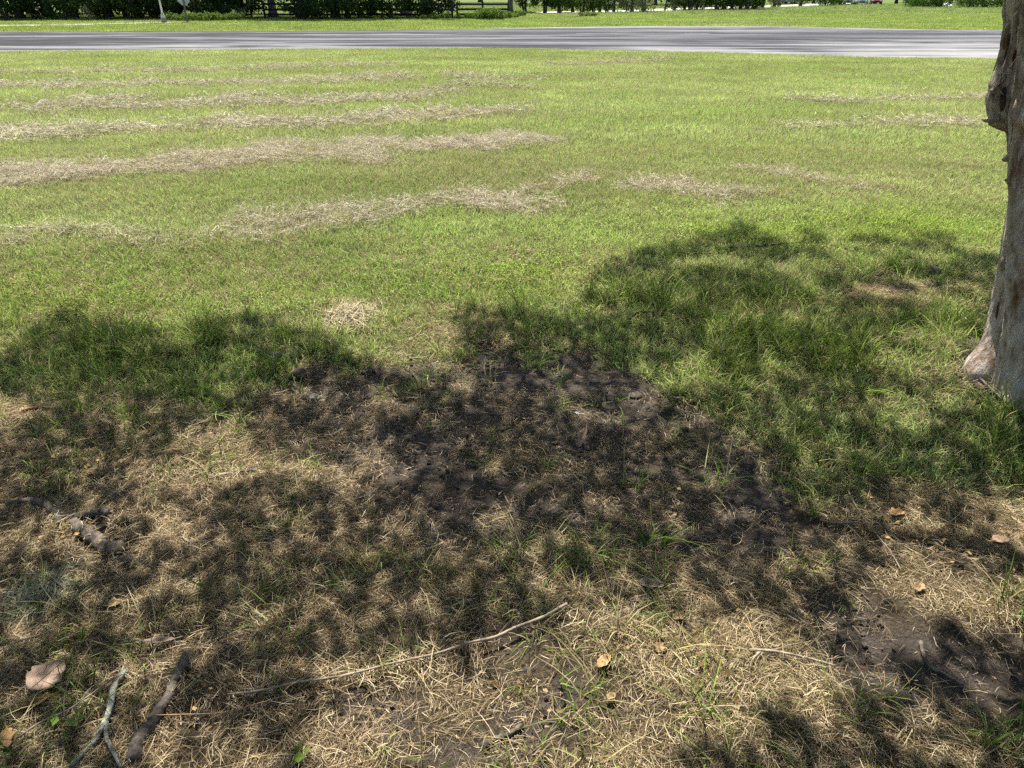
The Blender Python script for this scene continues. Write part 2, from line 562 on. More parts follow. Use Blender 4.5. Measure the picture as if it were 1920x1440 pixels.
def road_material():
    m, n, N, L = new_mat('worn_asphalt')
    o = N.new('ShaderNodeOutputMaterial')
    p = N.new('ShaderNodeBsdfPrincipled')
    p.inputs['Roughness'].default_value = .95
    p.inputs['Specular IOR Level'].default_value = .12
    tc = N.new('ShaderNodeTexCoord')

    def noise(scale, detail, st, dist=0):
        mp = N.new('ShaderNodeMapping')
        mp.inputs['Scale'].default_value = st
        L.new(tc.outputs['Object'], mp.inputs[0])
        z = N.new('ShaderNodeTexNoise')
        z.inputs['Scale'].default_value = scale
        z.inputs['Detail'].default_value = detail
        z.inputs['Roughness'].default_value = .62
        z.inputs['Distortion'].default_value = dist
        L.new(mp.outputs[0], z.inputs[0])
        return z
    n1 = noise(1.0, 8, (.075, .95, 1), 1.3)
    n2 = noise(2.2, 9, (.35, 1.2, 1), .5)
    at = N.new('ShaderNodeAttribute')
    at.attribute_name = 'pale'
    ad = N.new('ShaderNodeMath')
    ad.operation = 'ADD'
    L.new(n1.outputs[0], ad.inputs[0])
    L.new(at.outputs['Fac'], ad.inputs[1])
    r = N.new('ShaderNodeValToRGB')
    e = r.color_ramp.elements
    e[0].position, e[0].color = .36, (.013, .0135, .016, 1)
    e[1].position, e[1].color = .80, (.20, .196, .188, 1)
    k = e.new(.49)
    k.color = (.028, .0285, .032, 1)
    k = e.new(.58)
    k.color = (.105, .105, .108, 1)
    L.new(ad.outputs[0], r.inputs[0])
    mr = N.new('ShaderNodeMapRange')
    mr.inputs['To Min'].default_value = .35
    mr.inputs['To Max'].default_value = 1.65
    L.new(n2.outputs[0], mr.inputs[0])
    vm = N.new('ShaderNodeVectorMath')
    vm.operation = 'SCALE'
    L.new(r.outputs[0], vm.inputs[0])
    L.new(mr.outputs[0], vm.inputs['Scale'])
    L.new(vm.outputs[0], p.inputs['Base Color'])
    L.new(p.outputs[0], o.inputs[0])
    return m


M['road'] = road_material()
M['paint'] = simple('worn_paint', (.14, .14, .145), .8, col2=(.36, .36, .35), scale=2.5, stretch=(.3, 3, 1))

# ------------------------------------------------------------------ mesh helpers


def mesh_obj(name, V, Fc, mat, parent=None, attrs=None, smooth=False, link=True):
    me = bpy.data.meshes.new(name)
    V = np.asarray(V, np.float32)
    me.from_pydata(V.tolist() if len(V) < 2000 else [tuple(v) for v in V.tolist()], [], Fc if isinstance(Fc, list) else Fc.tolist())
    if attrs:
        for an, (kind, data) in attrs.items():
            a = me.attributes.new(an, kind, 'POINT')
            if kind == 'FLOAT_COLOR':
                a.data.foreach_set('color', np.asarray(data, np.float32).ravel())
            elif kind == 'FLOAT':
                a.data.foreach_set('value', np.asarray(data, np.float32).ravel())
    if smooth:
        me.polygons.foreach_set('use_smooth', [True] * len(me.polygons))
    if mat:
        me.materials.append(mat)
    me.update()
    ob = bpy.data.objects.new(name, me)
    if link:
        COL.objects.link(ob)
    if parent:
        ob.parent = parent
    return ob


def tag(o, label=None, cat=None, group=None, kind=None):
    if label:
        o['label'] = label
    if cat:
        o['category'] = cat
    if group:
        o['group'] = group
    if kind:
        o['kind'] = kind
    return o


def empty(name, loc, rz=0):
    o = bpy.data.objects.new(name, None)
    COL.objects.link(o)
    o.location = loc
    o.rotation_euler = (0, 0, rz)
    o.empty_display_size = .2
    return o


def ribbons(C, W, side, rnd, up_taper=True):
    """C (N,S,3) centre lines, W (N,S) half widths, side (N,3) or (N,S,3) side vectors -> verts, faces, col"""
    N_, S = C.shape[:2]
    if side.ndim == 2:
        side = np.repeat(side[:, None, :], S, 1)
    A = C - side * W[..., None]
    B = C + side * W[..., None]
    V = np.stack([A, B], 2).reshape(N_, S * 2, 3)
    base = (np.arange(N_) * S * 2)[:, None, None]
    q = []
    for s in range(S - 1):
        q.append([2 * s, 2 * s + 1, 2 * s + 3, 2 * s + 2])
    Fq = (base + np.array(q)[None]).reshape(-1, 4)
    col = np.zeros((N_, S * 2, 4), np.float32)
    col[..., 0] = rnd[:, 0:1]
    col[..., 1] = rnd[:, 1:2]
    col[..., 2] = np.repeat(np.linspace(0, 1, S), 2)[None]
    col[..., 3] = 1
    return V.reshape(-1, 3), Fq, col.reshape(-1, 4)


def grass_tuft_data(n, rad, hmin, hmax, wid, lean=.5, seg=3, rng=RNG, droop=.5):
    a = rng.random(n) * 2 * math.pi
    r = rad * np.sqrt(rng.random(n))
    bx, by = r * np.cos(a), r * np.sin(a)
    h = hmin + (hmax - hmin) * rng.random(n) ** 1.2
    da = a + rng.normal(0, 1.0, n)
    ln = lean * (.25 + rng.random(n))
    t = np.linspace(0, 1, seg + 1)
    out = h[:, None] * (ln[:, None] * t ** 1.7)
    zz = h[:, None] * (t - droop * ln[:, None] * .55 * t ** 2.2) - .005
    C = np.stack([bx[:, None] + out * np.cos(da)[:, None], by[:, None] + out * np.sin(da)[:, None], zz], -1)
    W = wid * (.7 + .6 * rng.random(n))[:, None] * np.clip(1.02 - t ** 2, .06, 1)[None] * .5
    sa = da + math.pi / 2 + rng.normal(0, .5, n)
    side = np.stack([np.cos(sa), np.sin(sa), np.zeros(n)], -1)
    return ribbons(C, W, side, rng.random((n, 2)))


def straw_data(n, rad, lmin, lmax, wid, height, spread=.9, tilt=.18, rng=RNG, curl=.35):
    bx = rng.normal(0, rad * .55, n)
    by = rng.normal(0, rad * .55, n)
    l = lmin + (lmax - lmin) * rng.random(n) ** 1.5
    an = rng.normal(0, spread, n) + (rng.random(n) < .5) * math.pi
    cv = rng.normal(0, curl, n)
    tl = rng.normal(0, tilt, n)
    z0 = np.abs(rng.normal(0, height * .5, n)) + .003
    t = np.linspace(-.5, .5, 4)
    al = an[:, None] + cv[:, None] * t * 2
    dx, dy = np.cos(al) * l[:, None] / 3, np.sin(al) * l[:, None] / 3
    X = bx[:, None] + np.cumsum(dx, 1) - dx.sum(1, keepdims=True) / 2
    Y = by[:, None] + np.cumsum(dy, 1) - dy.sum(1, keepdims=True) / 2
    Z = z0[:, None] + l[:, None] * t * tl[:, None] - l[:, None] * .25 * (t ** 2) * np.abs(rng.normal(0, .6, n))[:, None]
    Z = np.maximum(Z, -.004)
    C = np.stack([X, Y, Z], -1)
    W = np.repeat((wid * (.55 + .9 * rng.random(n)) * .5)[:, None], 4, 1)
    W[:, -1] *= .35
    roll = rng.normal(0, .7, n)
    side = np.stack([-np.sin(an) * np.cos(roll), np.cos(an) * np.cos(roll), np.sin(roll)], -1)
    return ribbons(C, W, side, rng.random((n, 2)))


def leaf_quads(P, Nrm, size, aspect, rng=RNG, fold=.25):
    """pointed leaves: P (N,3) centres, Nrm (N,3) normals -> 2 tris folded on the midrib"""
    n = len(P)
    ref = rng.normal(size=(n, 3))
    ax = np.cross(Nrm, ref)
    ax /= np.linalg.norm(ax, axis=1, keepdims=True) + 1e-9
    sd_ = np.cross(Nrm, ax)
    s = (size * (.6 + .8 * rng.random(n)))[:, None]
    tip = P + ax * s * .5
    bas = P - ax * s * .5
    l = P + sd_ * s * aspect * .5 + Nrm * s * fold * .3 - ax * s * .05
    r = P - sd_ * s * aspect * .5 + Nrm * s * fold * .3 - ax * s * .05
    V = np.stack([bas, l, tip, r], 1).reshape(-1, 3)
    b = np.arange(n)[:, None] * 4
    Fq = np.concatenate([b + np.array([[0, 2, 1]]), b + np.array([[0, 3, 2]])], 0)
    col = np.zeros((n, 4, 4), np.float32)
    rr = rng.random((n, 2))
    col[..., 0] = rr[:, 0:1]
    col[..., 1] = rr[:, 1:2]
    col[..., 3] = 1
    return V, Fq, col.reshape(-1, 4)


def tube(path, radii, seg=8, jitter=0, rng=RNG, cap=True):
    path = [Vector(p) for p in path]
    V, Fc = [], []
    up = Vector((.13, .21, .97))
    n = len(path)
    prev = None
    for i, p in enumerate(path):
        d = (path[min(i + 1, n - 1)] - path[max(i - 1, 0)]).normalized()
        if prev is None:
            a = d.cross(up)
            if a.length < .05:
                a = d.cross(Vector((1, 0, 0)))
            a.normalize()
        else:
            a = (prev - d * prev.dot(d)).normalized()
        prev = a
        b = d.cross(a)
        for k in range(seg):
            t = 2 * math.pi * k / seg
            r = radii[i] * (1 + jitter * (rng.random() - .5) * 2)
            V.append(tuple(p + (a * math.cos(t) + b * math.sin(t)) * r))
    for i in range(n - 1):
        for k in range(seg):
            k2 = (k + 1) % seg
            Fc.append((i * seg + k, i * seg + k2, (i + 1) * seg + k2, (i + 1) * seg + k))
    if cap:
        Fc.append(tuple(range(seg - 1, -1, -1)))
        Fc.append(tuple(range((n - 1) * seg, n * seg)))
    return V, Fc


def smooth_path(pts, n):
    """Catmull-Rom through pts"""
    P = [Vector(p) for p in pts]
    P = [P[0] * 2 - P[1]] + P + [P[-1] * 2 - P[-2]]
    out = []
    segs = len(P) - 3
    for i in range(n):
        s = i / (n - 1) * segs
        k = min(int(s), segs - 1)
        t = s - k
        a, b, c, d = P[k:k + 4]
        out.append(.5 * ((2 * b) + (c - a) * t + (2 * a - 5 * b + 4 * c - d) * t * t + (3 * b - a - 3 * c + d) * t ** 3))
    return out


def join(parts):
    V, Fc, o = [], [], 0
    for v, f in parts:
        V += list(v)
        Fc += [tuple(i + o for i in q) for q in f]
        o += len(v)
    return V, Fc


def box(x0, x1, y0, y1, z0, z1):
    V = [(x0, y0, z0), (x1, y0, z0), (x1, y1, z0), (x0, y1, z0), (x0, y0, z1), (x1, y0, z1), (x1, y1, z1), (x0, y1, z1)]
    return V, [(3, 2, 1, 0), (4, 5, 6, 7), (0, 1, 5, 4), (1, 2, 6, 5), (2, 3, 7, 6), (3, 0, 4, 7)]


# ------------------------------------------------------------------ scattering of stuff (geometry nodes over computed points)
def proto_collection(name, datas, mat):
    c = bpy.data.collections.new(name)
    for i, (V, Fq, col) in enumerate(datas):
        o = mesh_obj('%s_%02d' % (name, i), V, Fq, mat, attrs={'col': ('FLOAT_COLOR', col)}, link=False)
        c.objects.link(o)
    return c


def scatter(name, coll, nproto, P, rot, scl, tint, dry, label, cat, kind='stuff'):
    n = len(P)
    me = bpy.data.meshes.new(name)
    me.vertices.add(n)
    me.vertices.foreach_set('co', np.asarray(P, np.float32).ravel())
    for an, ty, dat, key in (('rot', 'FLOAT_VECTOR', rot, 'vector'), ('scl', 'FLOAT', scl, 'value'), ('dry', 'FLOAT', dry, 'value')):
        a = me.attributes.new(an, ty, 'POINT')
        a.data.foreach_set(key, np.asarray(dat, np.float32).ravel())
    a = me.attributes.new('vid', 'INT', 'POINT')
    a.data.foreach_set('value', RNG.integers(0, nproto, n).astype(np.int32))
    a = me.attributes.new('tint', 'FLOAT_COLOR', 'POINT')
    a.data.foreach_set('color', np.concatenate([np.asarray(tint, np.float32), np.ones((n, 1), np.float32)], 1).ravel())
    ob = bpy.data.objects.new(name, me)
    COL.objects.link(ob)
    g = bpy.data.node_groups.new(name + '_nodes', 'GeometryNodeTree')
    g.interface.new_socket('Geometry', in_out='INPUT', socket_type='NodeSocketGeometry')
    g.interface.new_socket('Geometry', in_out='OUTPUT', socket_type='NodeSocketGeometry')
    N, L = g.nodes, g.links
    gi, go = N.new('NodeGroupInput'), N.new('NodeGroupOutput')
    ci = N.new('GeometryNodeCollectionInfo')
    ci.inputs['Collection'].default_value = coll
    ci.inputs['Separate Children'].default_value = True
    ci.inputs['Reset Children'].default_value = True
    ip = N.new('GeometryNodeInstanceOnPoints')
    ip.inputs['Pick Instance'].default_value = True

    def na(nm, ty):
        x = N.new('GeometryNodeInputNamedAttribute')
        x.data_type = ty
        x.inputs['Name'].default_value = nm
        return x.outputs['Attribute']
    L.new(gi.outputs[0], ip.inputs['Points'])
    L.new(ci.outputs[0], ip.inputs['Instance'])
    L.new(na('vid', 'INT'), ip.inputs['Instance Index'])
    e2r = N.new('FunctionNodeEulerToRotation')
    L.new(na('rot', 'FLOAT_VECTOR'), e2r.inputs[0])
    L.new(e2r.outputs[0], ip.inputs['Rotation'])
    L.new(na('scl', 'FLOAT'), ip.inputs['Scale'])
    L.new(ip.outputs[0], go.inputs[0])
    md = ob.modifiers.new('scatter', 'NODES')
    md.node_group = g
    tag(ob, label, cat, kind=kind)
    return ob


def grid_points(x0, x1, y0, y1, step, jit=.9):
    nx, ny = int((x1 - x0) / step), int((y1 - y0) / step)
    X, Y = np.meshgrid(x0 + (np.arange(nx) + .5) * step, y0 + (np.arange(ny) + .5) * step)
    X = X.ravel() + (RNG.random(X.size) - .5) * step * jit
    Y = Y.ravel() + (RNG.random(Y.size) - .5) * step * jit
    return X, Y


def in_view(x, y, margin=1.2):
    half = .74 * (np.maximum(y, 0) * CP + CAM_H * SP) + margin
    return np.abs(x) < half


# ------------------------------------------------------------------ road outline
ROAD_NEAR = [(-900, 101), (0, 97), (300, 95), (500, 93), (860, 91), (1000, 92), (1150, 95.5), (1400, 101), (1500, 104), (1650, 108.5), (1875, 111), (2700, 113)]
ROAD_FAR = [(-900, 63), (0, 60), (600, 58), (760, 57), (900, 54.5), (1050, 51), (1200, 49.5), (1400, 49.5), (1500, 50.5), (1650, 54), (1875, 57), (2700, 61)]
_rn = np.array([ground(u, v)[:2] for u, v in ROAD_NEAR])
_rf = np.array([ground(u, v)[:2] for u, v in ROAD_FAR])


def road_near(x):
    return np.interp(x, _rn[:, 0], _rn[:, 1])


def road_far(x):
    return np.interp(x, _rf[:, 0], _rf[:, 1])


# ------------------------------------------------------------------ the ground: one sheet to the horizon
def axis(dense0, dense1, step, ext0, ext1, grow=1.12):
    a = list(np.arange(dense0, dense1 + 1e-6, step))
    s, v = step, dense1
    while v < ext1:
        s *= grow
        v += s
        a.append(v)
    s, v = step, dense0
    lo = []
    while v > ext0:
        s *= grow
        v -= s
        lo.append(v)
    return np.array(lo[::-1] + a)


gx = axis(-3.2, 3.2, .028, -900, 900)
gy = axis(.6, 5.6, .028, -300, 1500, 1.075)
GX, GY = np.meshgrid(gx, gy)
gxf, gyf = GX.ravel(), GY.ravel()
gz = gh(gxf, gyf)
nx, ny = len(gx), len(gy)
ii = (np.arange(ny - 1)[:, None] * nx + np.arange(nx - 1)[None]).ravel()
gF = np.stack([ii, ii + 1, ii + nx + 1, ii + nx], 1)
_soil = soil_map(gxf, gyf)
_dry = np.maximum(dry_map(gxf, gyf), hay_map(gxf, gyf) * .9)
_dry = np.where(gyf > 30, 0, _dry)
_far = sstep(5, 14, gyf)
gr = mesh_obj('ground', np.stack([gxf, gyf, gz], 1), gF, M['ground'], attrs={'soil': ('FLOAT', _soil), 'dryg': ('FLOAT', _dry), 'far': ('FLOAT', _far)}, smooth=True)
tag(gr, 'lawn ground with a churned black soil patch under the tree', 'ground', kind='structure')

# road sheet
rx = np.concatenate([np.linspace(-160, -40, 30), np.arange(-39.5, 40, .35), np.linspace(41, 160, 30)])
rows = 26
RV, RP = [], []
e1 = (fbm(rx * 1.3, rx * 0 + 3.3, 81) - .5) * .5
e2 = (fbm(rx * 1.1, rx * 0 + 8.3, 83) - .5) * .5
for j in range(rows):
    t = j / (rows - 1)
    yy = (road_near(rx) + e1) * (1 - t) + (road_far(rx) + e2) * t
    RV.append(np.stack([rx, yy, np.full(len(rx), .006) + .02 * math.sin(math.pi * t)], 1))
    u_, _ = to_px(rx, yy)
    pale = .24 * sstep(.90, 1.0, t) * sstep(800, 1050, u_) * (1 - sstep(1600, 1750, u_) * .6)
    pale = pale + (.06 + .5 * (fbm(rx * .3, rx * 0 + t * 9, 91) - .4)) * (1 - sstep(.02, .2, t)) * sstep(1000, 1250, u_) + .12 * (1 - sstep(.1, .5, t)) * sstep(1450, 1800, u_)
    pale = pale + .35 * (1 - sstep(0, .05, t)) * (u_ < 900) + .10 * (1 - sstep(.05, .3, t)) * ell(u_, 0, 400, 0, 200, 1) + .04 * sstep(900, 1700, u_)
    RP.append(np.broadcast_to(pale, rx.shape))
RVs = np.concatenate(RV)
m_ = len(rx)
ii = (np.arange(rows - 1)[:, None] * m_ + np.arange(m_ - 1)[None]).ravel()
road = mesh_obj('road', RVs, np.stack([ii, ii + 1, ii + m_ + 1, ii + m_], 1), M['road'], attrs={'pale': ('FLOAT', np.concatenate(RP))}, smooth=True)
tag(road, 'worn grey asphalt road with bleached streaks crossing beyond the lawn', 'road', kind='structure')


def strip(name, pts, width, z, mat, parent=None):
    """flat strip along pixel polyline lying on the ground; width in metres"""
    P = [ground(u, v) for u, v in pts]
    P = smooth_path(P, len(P) * 5)
    V = []
    for i, p in enumerate(P):
        d = (P[min(i + 1, len(P) - 1)] - P[max(i - 1, 0)])
        d.z = 0
        d.normalize()
        s = Vector((-d.y, d.x, 0)) * width / 2
        V += [(p.x - s.x, p.y - s.y, z), (p.x + s.x, p.y + s.y, z)]
    Fc = [(2 * i, 2 * i + 1, 2 * i + 3, 2 * i + 2) for i in range(len(P) - 1)]
    return mesh_obj(name, V, Fc, mat, parent)


for a, b, v in ((-120, 255, 69), (570, 850, 67), (1080, 1330, 64.5)):
    strip('lane_marking', [(a, v), ((a + b) / 2, v - .2), (b, v - .3)], .13, .034, M['paint'], road)

tag(strip('pavement', [(-700, 53), (0, 48.3), (150, 46.2), (300, 42.8), (330, 42.3)], 1.6, .012, M['concrete']), 'thin pale pavement strip across the verge left of the lamp post', 'pavement', kind='structure')
tag(strip('driveway', [(1020, 24.4), (1090, 23.4), (1200, 21.0), (1340, 15.6), (1430, 12.6), (1500, 10.8), (1548, 8.2), (1560, 5.5)], 9.0, .012, M['concrete']), 'pale concrete driveway winding behind the row of slim trees', 'driveway', kind='structure')

# ------------------------------------------------------------------ grass, straw and hay
rngp = np.random.default_rng(5)
C_lawn = proto_collection('lawn_tuft', [grass_tuft_data(34, .055, .025, .062, .0030, .9, 2, rngp) for _ in range(6)], M['grass'])
C_lawnm = proto_collection('lawn_patch', [grass_tuft_data(90, .15, .03, .07, .0058, .9, 1, rngp) for _ in range(5)], M['grass'])
C_lawnf = proto_collection('lawn_far', [grass_tuft_data(110, .42, .04, .10, .018, .8, 1, rngp) for _ in range(5)], M['grass'])
C_tall = proto_collection('tall_tuft', [grass_tuft_data(int(rngp.integers(16, 30)), .05, .09, .27, .0050, .9, 5, rngp, .8) for _ in range(7)], M['grass'])
C_sprig = proto_collection('sprig', [grass_tuft_data(int(rngp.integers(9, 18)), .03, .05, .15, .0036, 1.3, 4, rngp, 1.0) for _ in range(6)], M['grass'])
C_straw = proto_collection('straw_mat', [straw_data(150, .10, .014, .075, .00105, .008, 1.0, .09, rngp, .25) for _ in range(8)], M['straw'])
C_crumb = proto_collection('straw_crumb', [straw_data(45, .10, .008, .045, .0013, .004, 1.6, .10, rngp) for _ in range(5)], M['straw'])
C_hay = proto_collection('hay_tangle', [straw_data(70, .12, .03, .10, .0022, .014, 1.2, .20, rngp, .7) for _ in range(6)], M['hay'])
C_hayf = proto_collection('hay_far', [straw_data(80, .19, .04, .13, .0048, .012, 1.2, .12, rngp, .6) for _ in range(5)], M['hay'])


def clover_data(n, rad, hmax, size, rng):
    a = rng.random(n) * 6.28
    r = rad * np.sqrt(rng.random(n))
    P = np.stack([r * np.cos(a), r * np.sin(a), .008 + hmax * rng.random(n)], 1)
    Nn = np.stack([rng.normal(0, .45, n), rng.normal(0, .45, n), np.ones(n)], 1)
    Nn /= np.linalg.norm(Nn, axis=1, keepdims=True)
    return leaf_quads(P, Nn, size, .75, rng)


C_weed = proto_collection('weed', [clover_data(70, .09, .032, .0105, rngp) for _ in range(5)], M['grass'])
C_litter = proto_collection('leaf_bits', [clover_data(12, .10, .012, .015, rngp) for _ in range(5)], M['litter'])


def clod_data(rng):
    import bmesh
    bm = bmesh.new()
    for k in range(16):
        r = .0018 + .0075 * rng.random() ** 3
        mat = Matrix.Translation((rng.normal(0, .05), rng.normal(0, .05), r * .4)) @ Matrix.Diagonal((1, .8 + .4 * rng.random(), .65, 1))
        res = bmesh.ops.create_icosphere(bm, subdivisions=1, radius=r, matrix=mat)
        for v in res['verts']:
            v.co += Vector(rng.normal(0, r * .18, 3))
    bm.verts.index_update()
    V = np.array([v.co[:] for v in bm.verts])
    Fc = np.array([[v.index for v in f.verts] for f in bm.faces])
    bm.free()
    return V, Fc, np.ones((len(V), 4), np.float32)


C_clod = proto_collection('clod', [clod_data(rngp) for _ in range(5)], M['clod'])


def rots(n, tilt=.12, rz=None):
    rz = RNG.random(n) * 6.283 if rz is None else rz
    return np.stack([RNG.normal(0, tilt, n), RNG.normal(0, tilt, n), rz], 1)


def lawn_tint(x, y):
    n1 = fbm(x * .35, y * .9, 101)[:, None]
    n2 = fbm(x * 1.6, y * 1.6, 103)[:, None]
    a = np.array([[.168, .242, .052]])
    b = np.array([[.315, .375, .135]])
    t = a + (b - a) * np.clip((n1 - .3) * 1.6, 0, 1)
    t = t * (.66 + .72 * n2) * (1.22 + .13 * sstep(6, 11, y)[:, None])
    wd = weed_map(x, y)[:, None]
    t = t * (1 - wd * .75) + np.array([[.250, .330, .050]]) * wd * .75
    return t


KEEP_OUT = [(TRUNK.x, TRUNK.y, .22)]


def not_trunk(x, y):
    return np.hypot(x - TRUNK.x, y - TRUNK.y) > .2


# 1 lawn near
x, y = grid_points(-7.5, 8, 1.4, 9.2, .062)
k = in_view(x, y) & not_trunk(x, y)
x, y = x[k], y[k]
d = dry_map(x, y)
so = soil_map(x, y)
hy = hay_map(x, y)
prob = (1 - d) * (1 - .97 * (so > .25)) * (1 - .5 * hy)
k = RNG.random(len(x)) < prob * 1.15
x, y, hy = x[k], y[k], hy[k]
u, v = to_px(x, y)
lawn_dry = np.clip(.14 + .42 * fbm(x * 1.2, y * 2.2, 111) - .05 + .45 * sstep(5.2, 7, y) * .5 - .25 * weed_map(x, y) + .4 * hy, .02, .9)
scatter('lawn_grass', C_lawn, 6, np.stack([x, y, gh(x, y)], 1), rots(len(x)), .8 + .6 * RNG.random(len(x)), lawn_tint(x, y), lawn_dry,
        'short mown green lawn grass just beyond the shade', 'grass')
# 2 lawn mid
x, y = grid_points(-24, 24, 9.0, 29, .135)
k = in_view(x, y) & (y < road_near(x) - .05)
x, y = x[k], y[k]
hy = hay_map(x, y)
k = RNG.random(len(x)) > hy * .45
x, y, hy = x[k], y[k], hy[k]
scatter('mown_lawn', C_lawnm, 5, np.stack([x, y, gh(x, y)], 1), rots(len(x), .06), .8 + .5 * RNG.random(len(x)), lawn_tint(x, y),
        np.clip(.16 + .5 * fbm(x * .5, y * 1.5, 113) + .3 * hy, .03, .9), 'mown lawn stretching from the hay rows to the road', 'grass')
# 3 verge beyond the road
x, y = grid_points(-45, 55, 37, 78, .40)
k = in_view(x, y, 3) & (y > road_far(x) + .35)
u, v = to_px(x, y)
k &= ~((u < 335) & (np.abs(v - np.interp(u, [-700, 0, 150, 300, 330], [53, 48.3, 46.2, 42.8, 42.3])) < 1.0))
x, y = x[k], y[k]
scatter('verge_grass', C_lawnf, 5, np.stack([x, y, np.zeros(len(x))], 1), rots(len(x), .05), .8 + .5 * RNG.random(len(x)), lawn_tint(x, y) * np.array([[.78, .80, .62]]),
        np.clip(.05 + .3 * fbm(x * .3, y * .5, 117), 0, .9), 'bright green verge grass on the far side of the road', 'grass')
x, y = grid_points(-45, 110, 78, 150, .95)
k = in_view(x, y, 4)
x, y = x[k], y[k]
u, v = to_px(x, y)
dv_ = np.interp(u, [1020, 1090, 1200, 1340, 1430, 1500, 1548, 1560], [24.4, 23.4, 21.0, 15.6, 12.6, 10.8, 8.2, 5.5])
k = ~((u > 1000) & (u < 1565) & (np.abs(v - dv_) < 2.6))
x, y = x[k], y[k]
scatter('far_lawn_grass', C_lawnf, 5, np.stack([x, y, np.zeros(len(x))], 1), rots(len(x), .05), 2.0 + .8 * RNG.random(len(x)), lawn_tint(x, y) * np.array([[.66, .70, .7]]),
        np.clip(.05 + .3 * fbm(x * .3, y * .5, 119), 0, .9), 'far lawn around the row of slim trees and parked cars', 'grass')
# 4 hay rows, one object each
ordinal = ['broad tan hay row, the nearest long one on the left of the lawn', 'short hay row curving on from the end of the nearest long row', 'second long hay row on the left, unbroken and thick', 'third hay row on the left with two thick tufts',
           'fourth hay row on the left, thin and straight', 'faint farthest hay row on the left before the road', 'ragged green-grey hay spread nearest to the left shade', 'scattered hay heaps in the middle of the lawn',
           'short pinkish hay heap right of the lawn centre', 'thin slanting streak of pale hay on the right lawn', 'thin pink hay streak beside the tree trunk', 'faint far hay line left of the trunk knob',
           'faint hay line near the middle of the road edge', 'small faint hay streak at the end of the fourth row', 'wispy hay between the ends of the third and fourth rows', 'very thin hay wisp in the middle of the right lawn']
for ri, row in enumerate(HAY_ROWS):
    us = [p[0] for p in row]
    vs = [p[1] for p in row]
    ctr = [ground(u_, v_) for u_, v_ in zip(us, vs)]
    dist = sum(c.y for c in ctr) / len(ctr)
    far = dist > 9.5
    x0, x1 = min(c.x for c in ctr) - 1, max(c.x for c in ctr) + 1
    y0 = min(ground(u_, p[1] + p[2] * 1.6).y for u_, p in zip(us, row)) - .2
    y1 = max(ground(u_, p[1] - p[2] * 1.6).y for u_, p in zip(us, row)) + .3
    x, y = grid_points(x0, x1, y0, y1, .15 if far else .075)
    k = in_view(x, y)
    x, y = x[k], y[k]
    h = hay_map(x, y, [row])
    k = RNG.random(len(x)) < h * (.6 + .8 * sstep(.34, .6, fbm(x * 1.8, y * 2.6, 133)))
    x, y, h = x[k], y[k], h[k]
    if len(x) == 0:
        continue
    lift = h * .022 * (fbm(x * 2, y * 2, 131) > .45) * RNG.random(len(x))
    scatter('hay_row', C_hayf if far else C_hay, 5, np.stack([x, y, gh(x, y) + lift], 1), rots(len(x), .25), .7 + .6 * RNG.random(len(x)),
            np.tile(np.array([[.15, .17, .06]]), (len(x), 1)), np.clip(.62 + .4 * h, 0, 1), ordinal[ri], 'hay')
# 5 tall grass
x, y = grid_points(-5, 5, 1.2, 6.2, .06)
k = in_view(x, y) & not_trunk(x, y)
x, y = x[k], y[k]
tm = tall_map(x, y)
so = soil_map(x, y)
k = RNG.random(len(x)) < np.where(np.hypot(x - 2.15, y - 2.9) < .42, .25, .85) * np.clip(tm, 0, 1) * (.08 + 1.1 * sstep(.42, .64, fbm(x * 4.5, y * 4.5, 141))) * (1 - .85 * (so > .5))
x, y, tm = x[k], y[k], tm[k]
n1 = fbm(x * 3, y * 3, 143)[:, None]
tt = np.array([[.085, .135, .026]]) * (1 - n1) + np.array([[.150, .215, .045]]) * n1
scatter('tall_grass', C_tall, 7, np.stack([x, y, gh(x, y)], 1), rots(len(x), .25), .5 + .65 * RNG.random(len(x)) * np.clip(tm, .4, 1.1), tt * np.array([[1.35, 1.25, 1.2]]),
        np.clip(.06 + .35 * RNG.random(len(x)) ** 2, 0, 1), 'long uncut grass blades in the shade between the tree and the lawn', 'grass')
# 6 sprigs of green through the thatch
x, y = grid_points(-4.5, 4.5, .7, 5.4, .05)
k = in_view(x, y, .8) & not_trunk(x, y)
x, y = x[k], y[k]
sm = tall_map(x, y, SPRIG)
d = dry_map(x, y)
so = soil_map(x, y, 1.35)
k = RNG.random(len(x)) < (.045 + .85 * sm + .35 * sstep(.52, .66, fbm(x * 3.3, y * 3.3, 151))) * (1 - .85 * (so > .5)) * .9
x, y = x[k], y[k]
n1 = RNG.random((len(x), 1))
scatter('green_sprigs', C_sprig, 6, np.stack([x, y, gh(x, y)], 1), rots(len(x), .3), .5 + .8 * RNG.random(len(x)), np.array([[.10, .15, .03]]) * (1 - n1) + np.array([[.19, .26, .06]]) * n1,
        np.clip(.1 + .6 * RNG.random(len(x)) ** 1.5, 0, 1), 'small green grass sprigs poking through the dry thatch', 'grass')
